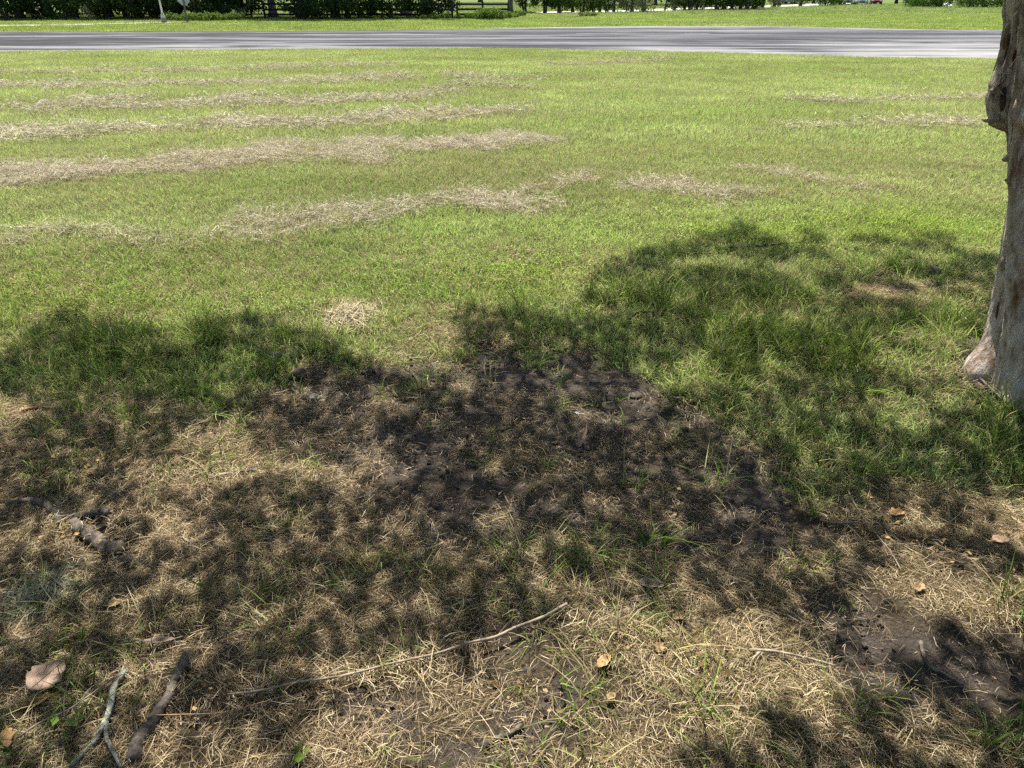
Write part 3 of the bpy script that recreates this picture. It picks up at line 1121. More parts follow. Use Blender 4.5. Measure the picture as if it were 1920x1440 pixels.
# 7 dry thatch
x, y = grid_points(-4.4, 4.4, .4, 5.4, .043)
k = in_view(x, y, .9)
x, y = x[k], y[k]
d = dry_map(x, y)
so = soil_map(x, y, 1.6)
u, v = to_px(x, y)
dens = np.clip(d, .12, 1) * np.where(so > .3, 0.07 + .24 * sstep(.50, .63, fbm(x * 2.9, y * 2.9, 181)), 1.0) * (1 - .5 * sstep(4.2, 5.2, y))
k = (RNG.random(len(x)) < dens * (.12 + 1.15 * sstep(.30, .58, fbm(x * 4, y * 4, 161)))) & (np.hypot(x - TRUNK.x, y - TRUNK.y) > .25)
x, y, so = x[k], y[k], so[k]
flow = fbm(x * .8, y * .8, 163) * 9 + RNG.normal(0, .5, len(x))
u, v = to_px(x, y)
olive = np.clip(fbm(x * 1.4, y * 1.4, 165) * 1.4 - .35, 0, 1)[:, None]
tt = np.array([[.13, .125, .045]]) * olive + np.array([[.17, .125, .06]]) * (1 - olive)
scatter('dry_thatch', C_straw, 8, np.stack([x, y, gh(x, y) + .004], 1), rots(len(x), .10, flow), .6 + .65 * RNG.random(len(x)), tt,
        np.clip(.86 - .45 * fbm(x * 2.2, y * 2.2, 167) * olive[:, 0], 0, 1), 'matted dry straw-coloured dead grass covering the foreground', 'thatch')
# 8 crumbs of straw over soil
x, y = grid_points(-4, 4, .4, 5.2, .085)
k = in_view(x, y, .6)
x, y = x[k], y[k]
so = soil_map(x, y)
k = RNG.random(len(x)) < np.where(so > .3, .6 + .4 * sstep(.48, .62, fbm(x * 3.5, y * 3.5, 171)), .25)
x, y = x[k], y[k]
scatter('straw_crumbs', C_crumb, 5, np.stack([x, y, gh(x, y) + .003], 1), rots(len(x), .12), .7 + .6 * RNG.random(len(x)), np.tile(np.array([[.13, .10, .05]]), (len(x), 1)),
        np.full(len(x), .9), 'loose chopped straw bits strewn over the bare soil', 'straw')
# 9 weeds at the lit lawn edge
x, y = grid_points(-6.5, 7.5, 2.8, 8.5, .075)
k = in_view(x, y) & not_trunk(x, y)
x, y = x[k], y[k]
k = (RNG.random(len(x)) < weed_map(x, y) * .5) & (soil_map(x, y) < .3)
x, y = x[k], y[k]
scatter('clover', C_weed, 5, np.stack([x, y, gh(x, y)], 1), rots(len(x), .15), .7 + .6 * RNG.random(len(x)), lawn_tint(x, y) * np.array([[.78, .82, .8]]),
        np.full(len(x), .05), 'bright green creeping weeds at the sunlit edge of the shade', 'weeds')
# 10 leaf litter bits
x, y = grid_points(-4, 4, .5, 4.4, .09)
k = in_view(x, y, .5)
x, y = x[k], y[k]
u, v = to_px(x, y)
lm = ell(u, v, 1260, 1190, 120, 60) + .8 * ell(u, v, 1690, 985, 120, 50) + .5 * ell(u, v, 215, 1150, 50, 30) + .6 * ell(u, v, 60, 1000, 140, 120) + .4 * ell(u, v, 1850, 1010, 80, 40) + .4 * ell(u, v, 1500, 1010, 200, 50) + .5 * ell(u, v, 150, 900, 140, 40) + .02
k = RNG.random(len(x)) < lm * .6
x, y = x[k], y[k]
scatter('leaf_litter', C_litter, 5, np.stack([x, y, gh(x, y) + .008], 1), rots(len(x), .2), .6 + .7 * RNG.random(len(x)), np.tile(np.array([[.3, .2, .08]]), (len(x), 1)),
        np.full(len(x), 1.0), 'crumbled tan and yellow leaf bits on the thatch', 'leaf litter')
# 11 soil crumbs
x, y = grid_points(-3.5, 3.5, .5, 5, .06)
so = soil_map(x, y)
k = (RNG.random(len(x)) < np.where(so > .3, .4, .02)) & in_view(x, y, .3)
x, y = x[k], y[k]
scatter('soil_crumbs', C_clod, 5, np.stack([x, y, gh(x, y)], 1), rots(len(x), .1), .5 + 1.1 * RNG.random(len(x)) ** 2, np.ones((len(x), 3)), np.zeros(len(x)),
        'small crumbs of black soil on the bare patch', 'soil')

# ------------------------------------------------------------------ the shade trees
SB = [(-1200, 650), (-300, 640), (0, 648), (60, 612), (170, 598), (260, 612), (330, 590), (480, 590), (545, 625), (620, 640), (680, 690), (790, 690), (850, 640),
      (880, 568), (960, 560), (1030, 605), (1080, 590), (1120, 505), (1180, 480), (1260, 458), (1400, 440), (1470, 436), (1520, 456), (1600, 430), (1720, 444), (1830, 470), (1900, 500), (2300, 480), (3200, 500)]
SH = [(330, 700, 220, 50, .20), (1050, 790, 260, 80, .26), (1600, 1240, 300, 70, -.5), (1250, 1400, 350, 50, -.5), (1350, 960, 160, 50, .15), (1800, 880, 130, 60, .2), (1600, 455, 330, 14, .25), (1150, 640, 120, 40, -.12), (480, 640, 110, 40, .3), (960, 600, 80, 40, .3), (80, 680, 120, 50, .15), (1250, 950, 250, 60, .2), (1500, 900, 150, 110, .14), (150, 860, 150, 60, .16), (60, 1100, 110, 90, .16),
      (430, 960, 110, 40, .12), (820, 1220, 110, 36, .1), (700, 1310, 80, 36, .2), (1320, 1290, 330, 95, -.75), (450, 1390, 260, 46, -.4), (1020, 1380, 220, 70, -.38), (1650, 1190, 160, 40, -.3), (1750, 1000, 160, 70, .1), (200, 1000, 200, 60, .05), (520, 790, 150, 50, .1),
      (1890, 1390, 90, 50, .4), (1640, 1380, 110, 30, .4), (1480, 1190, 60, 40, .35), (1590, 1150, 30, 20, .5), (1170, 1170, 140, 50, -.25), (330, 880, 90, 30, -.12), (1450, 650, 300, 100, -.12), (380, 1010, 70, 40, -.25), (700, 740, 90, 30, -.25), (900, 860, 60, 30, -.2), (1090, 570, 90, 30, -.3),
      (1330, 510, 130, 18, -.28), (1620, 500, 150, 16, -.15), (1700, 550, 120, 20, -.28), (230, 1280, 120, 50, -.12), (900, 1060, 120, 40, -.12), (560, 1050, 100, 40, -.15), (1480, 760, 90, 30, -.15), (1750, 860, 50, 25, -.15), (640, 900, 100, 30, -.1)]


def shade_prob(x, y):
    u, v = to_px(x, y)
    b = np.interp(u, [p[0] for p in SB], [p[1] for p in SB])
    b = b + (fbm(x * 4.5, y * 3.0, 231, 4) - .5) * 110 * (y > .5)
    p = .74 + (fbm(x * 1.0, y * 1.3, 221, 2) - .5) * .4
    for cu, cv, ru, rv, a in SH:
        p = p + a * ell(u, v, cu, cv, ru, rv)
    p = np.where(y < .5, .68, np.clip(p, .03, .95))
    inside = (v > b + 4) | (y < .5)
    edge = np.where((y > .5), np.clip((v - b - 4) / 30, 0, 1), 1)
    p = p + (1 - edge) * .05
    return np.where(inside, p, 0)


SECOND = Vector((-4.3, 1.6, 0))


def make_crown(mask_x0, mask_x1, y0, y1, zc, zr, step, tree):
    """leaf sprays hung where, seen along the sun, they shade the ground as the crown does"""
    x, y = grid_points(mask_x0, mask_x1, y0, y1, step, 1.0)
    pr = shade_prob(x, y)
    ns = .45 * fbm(x * 1.8, y * 2.4, 201, 3) + .55 * fbm(x * 5.6, y * 7.4, 211, 4)
    # rank the noise so that the share of leaf cover equals the wanted share
    rank = np.argsort(np.argsort(ns)) / len(ns)
    own = (np.hypot(x - (TRUNK.x), y - TRUNK.y + 1.5) < np.hypot(x - SECOND.x, y - SECOND.y + 1.5))
    k = (rank < pr) & (own if tree == 0 else ~own)
    x, y = x[k], y[k]
    n = len(x)
    z = zc + zr * (fbm(x * .9, y * .9, 207) - .5) * 2 + RNG.normal(0, .22, n)
    off = z / math.tan(SUN_EL)
    px_ = x + off * math.sin(SUN_AZ)
    py_ = y + off * math.cos(SUN_AZ)
    return np.stack([px_, py_, z], 1)


def spray_leaves(C, per, rad, size):
    n = len(C)
    P = np.repeat(C, per, 0) + RNG.normal(0, 1, (n * per, 3)) * np.array([[rad, rad, rad * .7]])
    Nn = RNG.normal(0, .55, (n * per, 3)) + np.array([[0, .25, 1]])
    Nn /= np.linalg.norm(Nn, axis=1, keepdims=True)
    return leaf_quads(P, Nn, size, .5)


def limb_tree(root, base_pts, C, nlimb, mat, rng):
    """main limbs from the fork to the crown, thinner branches to the leaf sprays"""
    idx = rng.choice(len(C), nlimb, replace=False)
    # spread the limb ends around
    sel = [int(idx[0])]
    cand = rng.choice(len(C), min(400, len(C)), replace=False)
    while len(sel) < nlimb:
        dmin = np.min(np.linalg.norm(C[cand][:, None, :2] - C[sel][None, :, :2], axis=2), 1)
        sel.append(int(cand[int(np.argmax(dmin))]))
    pts = []
    for j, s in enumerate(sel):
        b = Vector(base_pts[j % len(base_pts)])
        e = Vector(C[s])
        m = b.lerp(e, .42)
        m.z += .55 + .35 * rng.random()
        m.x += rng.normal(0, .15)
        path = smooth_path([b - Vector((0, 0, .25)), b + Vector((0, 0, .12)), m, e], 16)
        rad = np.linspace(.042, .010, 16)
        V, Fc = tube(path, rad, 8, .05, rng)
        mesh_obj('limb', V, Fc, mat, root, smooth=True)
        pts += path[5:]
    arr = np.array([p[:] for p in pts])
    parts = []
    for s in rng.choice(len(C), min(len(C), 240), replace=False):
        c = C[s]
        dd = np.linalg.norm(arr - c, axis=1)
        q = arr[int(np.argmin(dd))]
        if dd.min() < .08:
            continue
        mid = (q + c) / 2 + rng.normal(0, .06, 3)
        parts.append(tube(smooth_path([q, mid, c], 5), np.linspace(.011, .004, 5), 5, 0, rng, cap=False))
    V, Fc = join(parts)
    tag(mesh_obj('branchlets', V, Fc, mat, root), kind='stuff')


rngt = np.random.default_rng(77)
tree = empty('crape_myrtle', (0, 0, 0))
tag(tree, 'crape myrtle with knobbly peeling trunk at the right edge of the photo', 'tree')


def stem_mesh(edge, Y, rfun, bumps, zs, seg=96, seed=0, flute=.05):
    """edge: left outline in pixels; rings centred one radius to the right of it"""
    ep = [at_depth(u, v, Y) for u, v in edge]
    ez = np.array([p.z for p in ep][::-1])
    ex = np.array([p.x for p in ep][::-1])
    V = []
    for z in zs:
        r0 = rfun(z)
        cx = np.interp(z, ez, ex) + r0
        th = np.arange(seg) / seg * 2 * math.pi
        r = r0 * (1 + flute * np.sin(3 * th + 1.3 + z * .8 + seed) + flute * .7 * np.sin(5 * th - z * 1.4 + seed * 2))
        r = r * (1 + .10 * (fbm(th * 2.2 + seed * 5, np.full(seg, z * 3.2), 301 + seed) - .5) + .06 * (fbm(np.cos(th) * 6 + 9 + seed, np.full(seg, z * 10) + np.sin(th) * 6, 305) - .5))
        kz = .25 + 1.0 * math.exp(-((z - 1.3) / .28) ** 2) + .6 * math.exp(-(z / .3) ** 2)
        rdg = 1 - np.abs(fbm(np.cos(th) * 3.2 + 5 + seed * 3 + z * .5, np.sin(th) * 3.2 + z * 1.7, 311) * 2 - 1) * 2.2
        fine = fbm(np.cos(th) * 14 + 5 + seed * 3, np.sin(th) * 14 + z * 7, 317, 5) - .5
        r = r + (rdg - .5) * .018 * kz + fine * .034 * kz
        for tb, wt, zb, zu, zd, amp in bumps:
            dth = (th - tb + math.pi) % (2 * math.pi) - math.pi
            sz = zu if z > zb else zd
            r = r + amp * np.exp(-(dth / wt) ** 2) * math.exp(-((z - zb) / sz) ** 2)
        V += [(cx + r[i] * math.cos(th[i]), Y + r[i] * math.sin(th[i]), z) for i in range(seg)]
    n = len(zs)
    Fc = [(i * seg + k, i * seg + (k + 1) % seg, (i + 1) * seg + (k + 1) % seg, (i + 1) * seg + k) for i in range(n - 1) for k in range(seg)]
    return V, Fc


EDGE_A = [(1896, -200), (1891, 0), (1895, 110), (1900, 230), (1901, 380), (1886, 470), (1872, 560), (1858, 640), (1848, 720), (1846, 780)]
EDGE_B = [(1960, -200), (1930, 0), (1917, 120), (1904, 230), (1902, 400), (1894, 600), (1886, 680), (1876, 735), (1868, 800)]
zA = np.concatenate([np.linspace(-.06, .5, 70), np.linspace(.506, 1.75, 170), np.linspace(1.76, 2.15, 20)])
bumpA = [(math.pi, .62, 1.19, .17, .022, .085), (math.pi - .1, .8, 1.33, .14, .10, .035), (math.pi + .15, .35, .70, .05, .02, .012), (math.pi, .3, 1.01, .05, .02, .012),
         (math.pi + .05, .45, .04, .13, .2, .115), (math.pi * 1.5, .5, .02, .14, .2, .07), (math.pi * .6, .5, .0, .15, .2, .08), (math.pi * 1.25, .3, .25, .2, .15, .02),
         (math.pi * 1.35, .35, 1.30, .09, .05, .05), (math.pi * 1.5, .3, 1.05, .1, .1, .03)]
VA, FA = stem_mesh(EDGE_A, 3.02, lambda z: .165 + .05 * math.exp(-max(z, 0) / .25) - .012 * z, bumpA, zA)
bumpB = [(math.pi * 1.15, .4, .03, .12, .2, .06), (math.pi * 1.5, .6, .02, .16, .2, .08), (math.pi * 1.2, .4, 1.24, .06, .04, .05), (0, .6, .02, .16, .2, .09)]
VB, FB = stem_mesh(EDGE_B, 2.84, lambda z: .135 + .05 * math.exp(-max(z, 0) / .25) - .010 * z, bumpB, zA, seed=3)
V, Fc = join([(VA, FA), (VB, FB)])
mesh_obj('trunk', V, Fc, M['bark'], tree, smooth=True)
TOP_A = Vector(np.mean(np.array(VA[-96:]), 0))
TOP_B = Vector(np.mean(np.array(VB[-96:]), 0))


def on_stem(VV, zs, th, z, off=.004, seg=96):
    i = int(np.argmin(np.abs(zs - z)))
    f = th / (2 * math.pi) * seg
    k0 = int(math.floor(f))
    t = f - k0
    a, b = np.array(VV[i * seg + k0 % seg]), np.array(VV[i * seg + (k0 + 1) % seg])
    p = a * (1 - t) + b * t
    c = np.mean(np.array(VV[i * seg:(i + 1) * seg]), 0)
    d = p - c
    d[2] = 0
    d /= np.linalg.norm(d) + 1e-9
    return p + d * off


def patch_on(VV, zs, th0, z0, dth, dz, seed):
    """a ragged thin plate of bark lying on the stem"""
    rg = np.random.default_rng(seed)
    n = 14
    out = [on_stem(VV, zs, th0, z0, .007)]
    ringp = []
    for i in range(n):
        a = 2 * math.pi * i / n
        k = .65 + .55 * rg.random()
        ringp.append((th0 + dth * math.cos(a) * k, z0 + dz * math.sin(a) * k))
    for t, z in ringp:
        out.append(on_stem(VV, zs, th0 + (t - th0) * .6, z0 + (z - z0) * .6, .0065))
    for t, z in ringp:
        out.append(on_stem(VV, zs, t, z, .002))
    Fc = [(0, 1 + i, 1 + (i + 1) % n) for i in range(n)] + [(1 + i, 1 + n + i, 1 + n + (i + 1) % n, 1 + (i + 1) % n) for i in range(n)]
    return out, Fc


for VV, th, z, dt, dz, sd_ in ((VA, 4.25, .24, .16, .11, 1), (VA, 4.45, .14, .10, .07, 2), (VA, 3.7, .80, .16, .045, 3), (VB, 4.0, .50, .10, .05, 4), (VA, 3.55, 1.48, .18, .06, 5), (VB, 3.9, 1.0, .12, .10, 6), (VA, 3.9, .58, .08, .07, 8)):
    V, Fc = patch_on(VV, zA, th, z, dt, dz, sd_)
    o = mesh_obj('bark_wound', V, Fc, M['red_wound'], tree, smooth=True)
    o['label'] = 'red-brown raw bark wound'
# loose bark plates
for i in range(60):
    rg = np.random.default_rng(900 + i)
    VV = VA if i % 3 else VB
    z = 1.0 + .65 * rg.random() if i < 34 else .06 + 1.0 * rg.random()
    V, Fc = patch_on(VV, zA, 2.9 + 2.2 * rg.random(), z, (.03 if i % 3 == 2 else .05) + (.04 if i % 3 == 2 else .12) * rg.random(), .02 + .06 * rg.random(), 900 + i)
    mesh_obj('bark_plate', V, Fc, (M['bark_chip'], M['bark_strip'], M['bark_dark'])[i % 3], tree, smooth=True)
# peeling strips
for i in range(30):
    rg = np.random.default_rng(400 + i)
    th = 3.3 + 1.3 * rg.random()
    z = (1.18 + .42 * rg.random()) if i < 22 else (.45 + .5 * rg.random())
    ln = .07 + .13 * rg.random()
    C = []
    for s in range(6):
        t = s / 5
        p = on_stem(VA, zA, th + .18 * (rg.random() - .5) * t, max(z - ln * t, 0.05), .006 + .028 * t * t * rg.random())
        C.append(p)
    C = np.array(C)[None]
    sidev = np.array([[-math.sin(th), math.cos(th), .1]])
    Wd = (.003 + .008 * rg.random()) * np.array([[.6, 1, 1, .9, .6, .2]])
    V, Fq, _ = ribbons(C, Wd, sidev, rg.random((1, 2)))
    V2 = V + np.array([math.cos(th), math.sin(th), 0]) * .0025
    nV = len(V)
    Fq = Fq.tolist() + [[i_ + nV for i_ in q[::-1]] for q in Fq.tolist()]
    mesh_obj('bark_strip', np.concatenate([V, V2]), Fq, M['bark_strip'], tree)
# knob tip and small snags
for (u, v), ln in (((1862, 226), .05), ((1886, 300), .02), ((1893, 338), .025)):
    p = at_depth(u, v, 2.98)
    V, Fc = tube([p + Vector((.05, .0, .035)), p + Vector((.0, 0, .004)), p + Vector((-ln * .6, -.005, .0)), p + Vector((-ln, -.005, .004))], [.02, .014, .007, .002], 7, .2, rngt)
    mesh_obj('snag', V, Fc, M['bark'], tree, smooth=True)
# dry moss and twigs caught high on the trunk
parts = []
for i in range(46):
    p0 = on_stem(VA, zA, 3.6 + 1.0 * rngt.random(), 1.40 + .3 * rngt.random(), .01)
    d_ = rngt.normal(0, 1, 3) * np.array([.05, .025, .06]) + np.array([-.0, -.02, -.02])
    parts.append(tube(smooth_path([p0, p0 + d_ * .6 + rngt.normal(0, .012, 3), p0 + d_ * 1.3], 5), np.linspace(.0016, .0008, 5), 4, 0, rngt, cap=False))
V, Fc = join(parts)
tag(mesh_obj('dry_moss', V, Fc, M['bark_strip'], tree), kind='stuff')

CR0 = make_crown(-7, 8, -4.5, 6.4, 3.5, .7, .072, 0)
V, Fq, col = spray_leaves(CR0, 13, .036, np.array(.054))
mesh_obj('crown', V, Fq, M['leaf'], tree, attrs={'col': ('FLOAT_COLOR', col)})
limb_tree(tree, [TOP_A, TOP_B], CR0, 9, M['bark'], rngt)

tree2 = empty('crape_myrtle', (0, 0, 0))
tag(tree2, 'second crape myrtle left of the viewer whose crown shades the left foreground', 'tree')
p = [SECOND + Vector((0, 0, -.1)), SECOND + Vector((.05, 0, .7)), SECOND + Vector((-.03, .1, 1.5)), SECOND + Vector((.1, .1, 2.1))]
V, Fc = tube(smooth_path(p, 40), np.linspace(.24, .15, 40), 24, .04, rngt)
mesh_obj('trunk', V, Fc, M['bark'], tree2, smooth=True)
CR1 = make_crown(-7, 8, -4.5, 6.4, 3.4, .6, .072, 1)
V, Fq, col = spray_leaves(CR1, 13, .036, np.array(.054))
mesh_obj('crown', V, Fq, M['leaf'], tree2, attrs={'col': ('FLOAT_COLOR', col)})
limb_tree(tree2, [p[-1]], CR1, 7, M['bark'], rngt)

# ------------------------------------------------------------------ things lying in the foreground
def gpt(u, v, lift=0.0):
    p = ground(u, v)
    z = float(gh(np.array([p.x]), np.array([p.y]))[0])
    p = ground(u, v, z)
    z = float(gh(np.array([p.x]), np.array([p.y]))[0])
    p.z = z + lift
    return p


def stick(name, px, r0, r1, mat, label, cat='stick', lift=.012, seg=8, jit=.12, n=None, forks=()):
    P = smooth_path([gpt(u, v, lift) + Vector((rngt.normal(0, .004), rngt.normal(0, .004), rngt.normal(0, .0015))) for u, v in px], n or len(px) * 7)
    rad = np.linspace(r0, r1, len(P)) * (1 + .16 * np.array([fbm(np.array([i * .45]), np.array([r0 * 999]), 3)[0] - .5 for i in range(len(P))]) * 2)
    parts = [tube(P, rad, seg, jit, rngt)]
    ob = empty(name, P[0]) if forks else None
    if not forks:
        V, Fc = parts[0]
        o = mesh_obj(name, np.array(V) - np.array(P[0]), Fc, mat, smooth=True)
        o.location = P[0]
        return tag(o, label, cat)
    V, Fc = parts[0]
    mesh_obj('stem', np.array(V) - np.array(P[0]), Fc, mat, ob, smooth=True)
    for fpx, fr0, fr1 in forks:
        Q = smooth_path([gpt(u, v, lift) for u, v in fpx], len(fpx) * 6)
        V, Fc = tube(Q, np.linspace(fr0, fr1, len(Q)), seg, jit, rngt)
        mesh_obj('twig', np.array(V) - np.array(P[0]), Fc, mat, ob, smooth=True)
    return tag(ob, label, cat)


stick('stick', [(430, 1318), (490, 1312), (560, 1300), (650, 1283), (740, 1260), (820, 1243), (880, 1228), (928, 1212), (970, 1194), (1020, 1171), (1062, 1150)], .0025, .0048, M['stick'],
      'long pale bowed stick lying across the straw in the foreground', lift=.036)
stick('twig', [(300, 1352), (340, 1348), (420, 1346), (480, 1334), (540, 1318)], .0018, .0014, M['twig_red'], 'thin reddish twig beside the left end of the long stick', 'twig', lift=.025, seg=5)
stick('branch', [(236, 1268), (222, 1290), (216, 1320), (207, 1352), (200, 1368)], .0085, .0075, M['lichen'], 'forked branch crusted with pale green lichen at lower left', 'branch', lift=.024, jit=.22,
      forks=(([(201, 1366), (190, 1390), (165, 1420), (140, 1446)], .0065, .004), ([(203, 1366), (205, 1395), (216, 1420), (232, 1450)], .006, .0035), ([(216, 1300), (225, 1285), (236, 1262)], .004, .003)))
stick('dead_wood', [(352, 1230), (346, 1256), (334, 1284), (322, 1310), (306, 1336), (284, 1366), (266, 1396), (256, 1432)], .012, .019, M['wood_dark'], 'dark rotting strip of wood right of the lichen branch', 'wood', lift=.012, jit=.2)
stick('dead_wood', [(15, 950), (50, 944), (85, 952), (110, 966), (150, 975), (185, 968), (205, 968)], .010, .020, M['wood_dark'], 'weathered grey root lying at the left edge', 'wood', lift=.016, jit=.2, seg=9,
      forks=(([(112, 950), (110, 968), (112, 990)], .012, .010), ([(140, 985), (160, 1005), (185, 1022), (205, 1036), (222, 1042)], .018, .034), ([(165, 1005), (185, 1000), (200, 992)], .016, .010)))
stick('stick', [(392, 897), (420, 894), (450, 889), (482, 884)], .011, .009, M['wood_grey'], 'short thick weathered stick in the left middle ground', lift=.012, jit=.15)
stick('branch', [(1718, 1205), (1732, 1232), (1748, 1256), (1762, 1262)], .0055, .005, M['wood_grey'], 'small forked grey twig on bare soil at lower right', 'branch', lift=.012,
      forks=(([(1752, 1258), (1775, 1272), (1803, 1288)], .0035, .0025),))
stick('twig', [(1590, 935), (1612, 975), (1640, 1015), (1668, 1048), (1690, 1085)], .0022, .0016, M['stick'], 'long thin dead stem slanting over the thatch at right', 'twig', lift=.03, seg=5)
stick('stalk', [(1535, 983), (1570, 986), (1604, 989)], .003, .0025, M['stick'], 'short pale broken stalk right of the soil patch', 'stalk', lift=.02, seg=6)
stick('branch', [(1405, 1230), (1440, 1232), (1480, 1236), (1530, 1248), (1565, 1256)], .0045, .003, M['stick'], 'crooked pale twig with side shoots in the sunlit straw', 'branch', lift=.024,
      forks=(([(1412, 1231), (1400, 1212), (1380, 1200)], .0022, .0014), ([(1425, 1231), (1408, 1248), (1404, 1262)], .0025, .0015), ([(1445, 1232), (1470, 1222), (1500, 1216)], .0015, .001)))
stick('stick', [(1368, 472), (1410, 468), (1460, 465), (1505, 461)], .010, .006, M['wood_dark'], 'dark stick on the grass at the far edge of the right shade', lift=.03)
stick('stick', [(1178, 608), (1190, 597), (1210, 594), (1226, 595)], .006, .006, M['wood_dark'], 'small dark bent stick in the tall grass', lift=.03)
stick('stick', [(1190, 1140), (1195, 1155), (1192, 1170)], .004, .003, M['wood_dark'], 'tiny black twig standing in soil near the green sprigs', lift=.02)
stick('wood_shard', [(905, 1405), (930, 1395), (955, 1382), (978, 1365)], .010, .005, M['wood_dark'], 'black rotten wood shard on soil at the bottom centre', 'wood', lift=.008, jit=.25)
stick('twig', [(1765, 585), (1780, 574), (1797, 595), (1812, 612), (1824, 626)], .0035, .0025, M['stick'], 'pale bent twig leaning beside the trunk base', 'twig', lift=.03, seg=6)
stick('stick', [(1822, 702), (1845, 725), (1868, 742), (1890, 765)], .006, .004, M['wood_grey'], 'grey stick lying at the foot of the trunk', lift=.015)
stick('twig', [(0, 1235), (40, 1215), (90, 1195), (130, 1178)], .0025, .0018, M['stick'], 'straight thin twig near the left edge above the tan leaf', 'twig', lift=.028, seg=5)
stick('twig', [(35, 1400), (80, 1375), (140, 1340), (200, 1298), (245, 1262)], .0028, .002, M['stick'], 'long straight grey twig passing below the tan leaf', 'twig', lift=.03, seg=5)
stick('twig', [(1240, 1065), (1290, 1100), (1330, 1120)], .0025, .0015, M['twig_red'], 'thin brown twig beside the yellow leaf crumbs', 'twig', lift=.02, seg=5)


def curled_leaf(u, v, length, width, mat, label, rz, curl=.6, lift=.02, lobes=0, seed=0, tilt=(0, 0)):
    rg = np.random.default_rng(seed)
    p = gpt(u, v, lift)
    nu, nv = 13, 7
    V = []
    for i in range(nu):
        t = i / (nu - 1)
        wdt = width * math.sin(math.pi * min(max(t * .94 + .04, 0), 1)) ** .7 * (1 + lobes * math.sin(t * 16) * .25 + .7 * (fbm(np.array([t * 7.0 + seed]), np.array([seed * 1.7]), 401)[0] - .5))
        for j in range(nv):
            s = j / (nv - 1) * 2 - 1
            xx = (t - .5) * length
            yy = s * wdt / 2
            zz = curl * (abs(s) ** 1.6) * wdt * .35 + curl * .25 * length * (t - .5) ** 2 + .004 * (fbm(np.array([t * 5.0]), np.array([s * 3.0]), seed + 3)[0] - .5) * 4 * curl
            V.append((xx, yy, zz))
    Fc = [(i * nv + j, (i + 1) * nv + j, (i + 1) * nv + j + 1, i * nv + j + 1) for i in range(nu - 1) for j in range(nv - 1)]
    root = empty('dead_leaf', p, rz)
    root.rotation_euler = (tilt[0], tilt[1], rz)
    o = mesh_obj('blade', V, Fc, mat, root, smooth=True)
    md = o.modifiers.new('thickness', 'SOLIDIFY')
    md.thickness = .0008
    mr = [((i / 9 - .5) * length * 1.0, 0, curl * .25 * length * (i / 9 - .5) ** 2 + .001) for i in range(10)] + [(.5 * length + .02, .004, .006)]
    Vt, Ft = tube(mr, np.linspace(.0008, .0013, 11), 5, 0, rngt)
    mesh_obj('midrib', Vt, Ft, mat, root)
    return tag(root, label, 'leaf')


curled_leaf(95, 1283, .105, .085, M['leaf_tan'], 'large pale tan dead leaf at the lower left edge', 1.3, .18, .036, 0, 1, (.25, .1))
curled_leaf(72, 1326, .075, .035, M['leaf_brown'], 'crumpled ochre leaf just below the large tan leaf', .5, 1.0, .02, 1, 2)
curled_leaf(18, 1395, .06, .035, M['leaf_brown'], 'rust brown leaf in the lower left corner', 2.1, .8, .02, 1, 3)
curled_leaf(215, 1142, .055, .035, M['leaf_yellow'], 'orange crumpled leaf right of the grey moss', .2, .9, .02, 1, 4)
curled_leaf(178, 893, .06, .04, M['leaf_yellow'], 'pale yellow leaf above the weathered root', .1, .5, .02, 0, 5)
curled_leaf(1222, 1102, .08, .045, M['bark_chip'], 'grey-brown curled leaf at the edge of the soil shade', -.1, .5, .015, 0, 6)
curled_leaf(1132, 1248, .06, .03, M['leaf_brown'], 'brown folded leaf in the sunlit straw', .9, .7, .018, 0, 7)
curled_leaf(1272, 1166, .04, .03, M['leaf_yellow'], 'small ochre leaf on the yellow crumbs, upper one', .3, .9, .02, 1, 8)
curled_leaf(1235, 1225, .035, .028, M['leaf_yellow'], 'small yellow leaf among crumbs left of the crooked twig', 1.3, .9, .02, 1, 9)
curled_leaf(1678, 972, .06, .04, M['leaf_brown'], 'tan crumpled leaf cluster in the right shade', .3, 1.1, .02, 1, 10)
curled_leaf(1872, 1022, .06, .038, M['leaf_tan'], 'pinkish tan leaf lit by sun at the right edge', .1, .6, .02, 0, 11)
curled_leaf(1720, 1110, .045, .03, M['leaf_yellow'], 'small ochre leaf right of the thin slanting stem', .8, .8, .02, 1, 12)
curled_leaf(1090, 832, .10, .035, M['leaf_tan'], 'tall dried curled leaf in the middle of the soil patch', 1.1, 1.0, .03, 1, 13, (.3, -.5))
curled_leaf(468, 985, .05, .03, M['leaf_brown'], 'brown leaf right of the weathered root', .5, .8, .015, 0, 14)
curled_leaf(1145, 1315, .03, .022, M['leaf_yellow'], 'tiny orange leaf at the bottom centre', .5, .8, .02, 0, 15)
curled_leaf(60, 772, .08, .045, M['leaf_brown'], 'dark red-brown leaf in the left shade', .4, .6, .02, 0, 16)
curled_leaf(303, 1215, .09, .022, M['bark_chip'], 'pale grey shred of bark above the dark wood strip', .1, .5, .03, 0, 17)
curled_leaf(1082, 780, .026, .009, M['lamp_glass'], 'small white scrap on the dark soil', -.6, .3, .02, 0, 18)


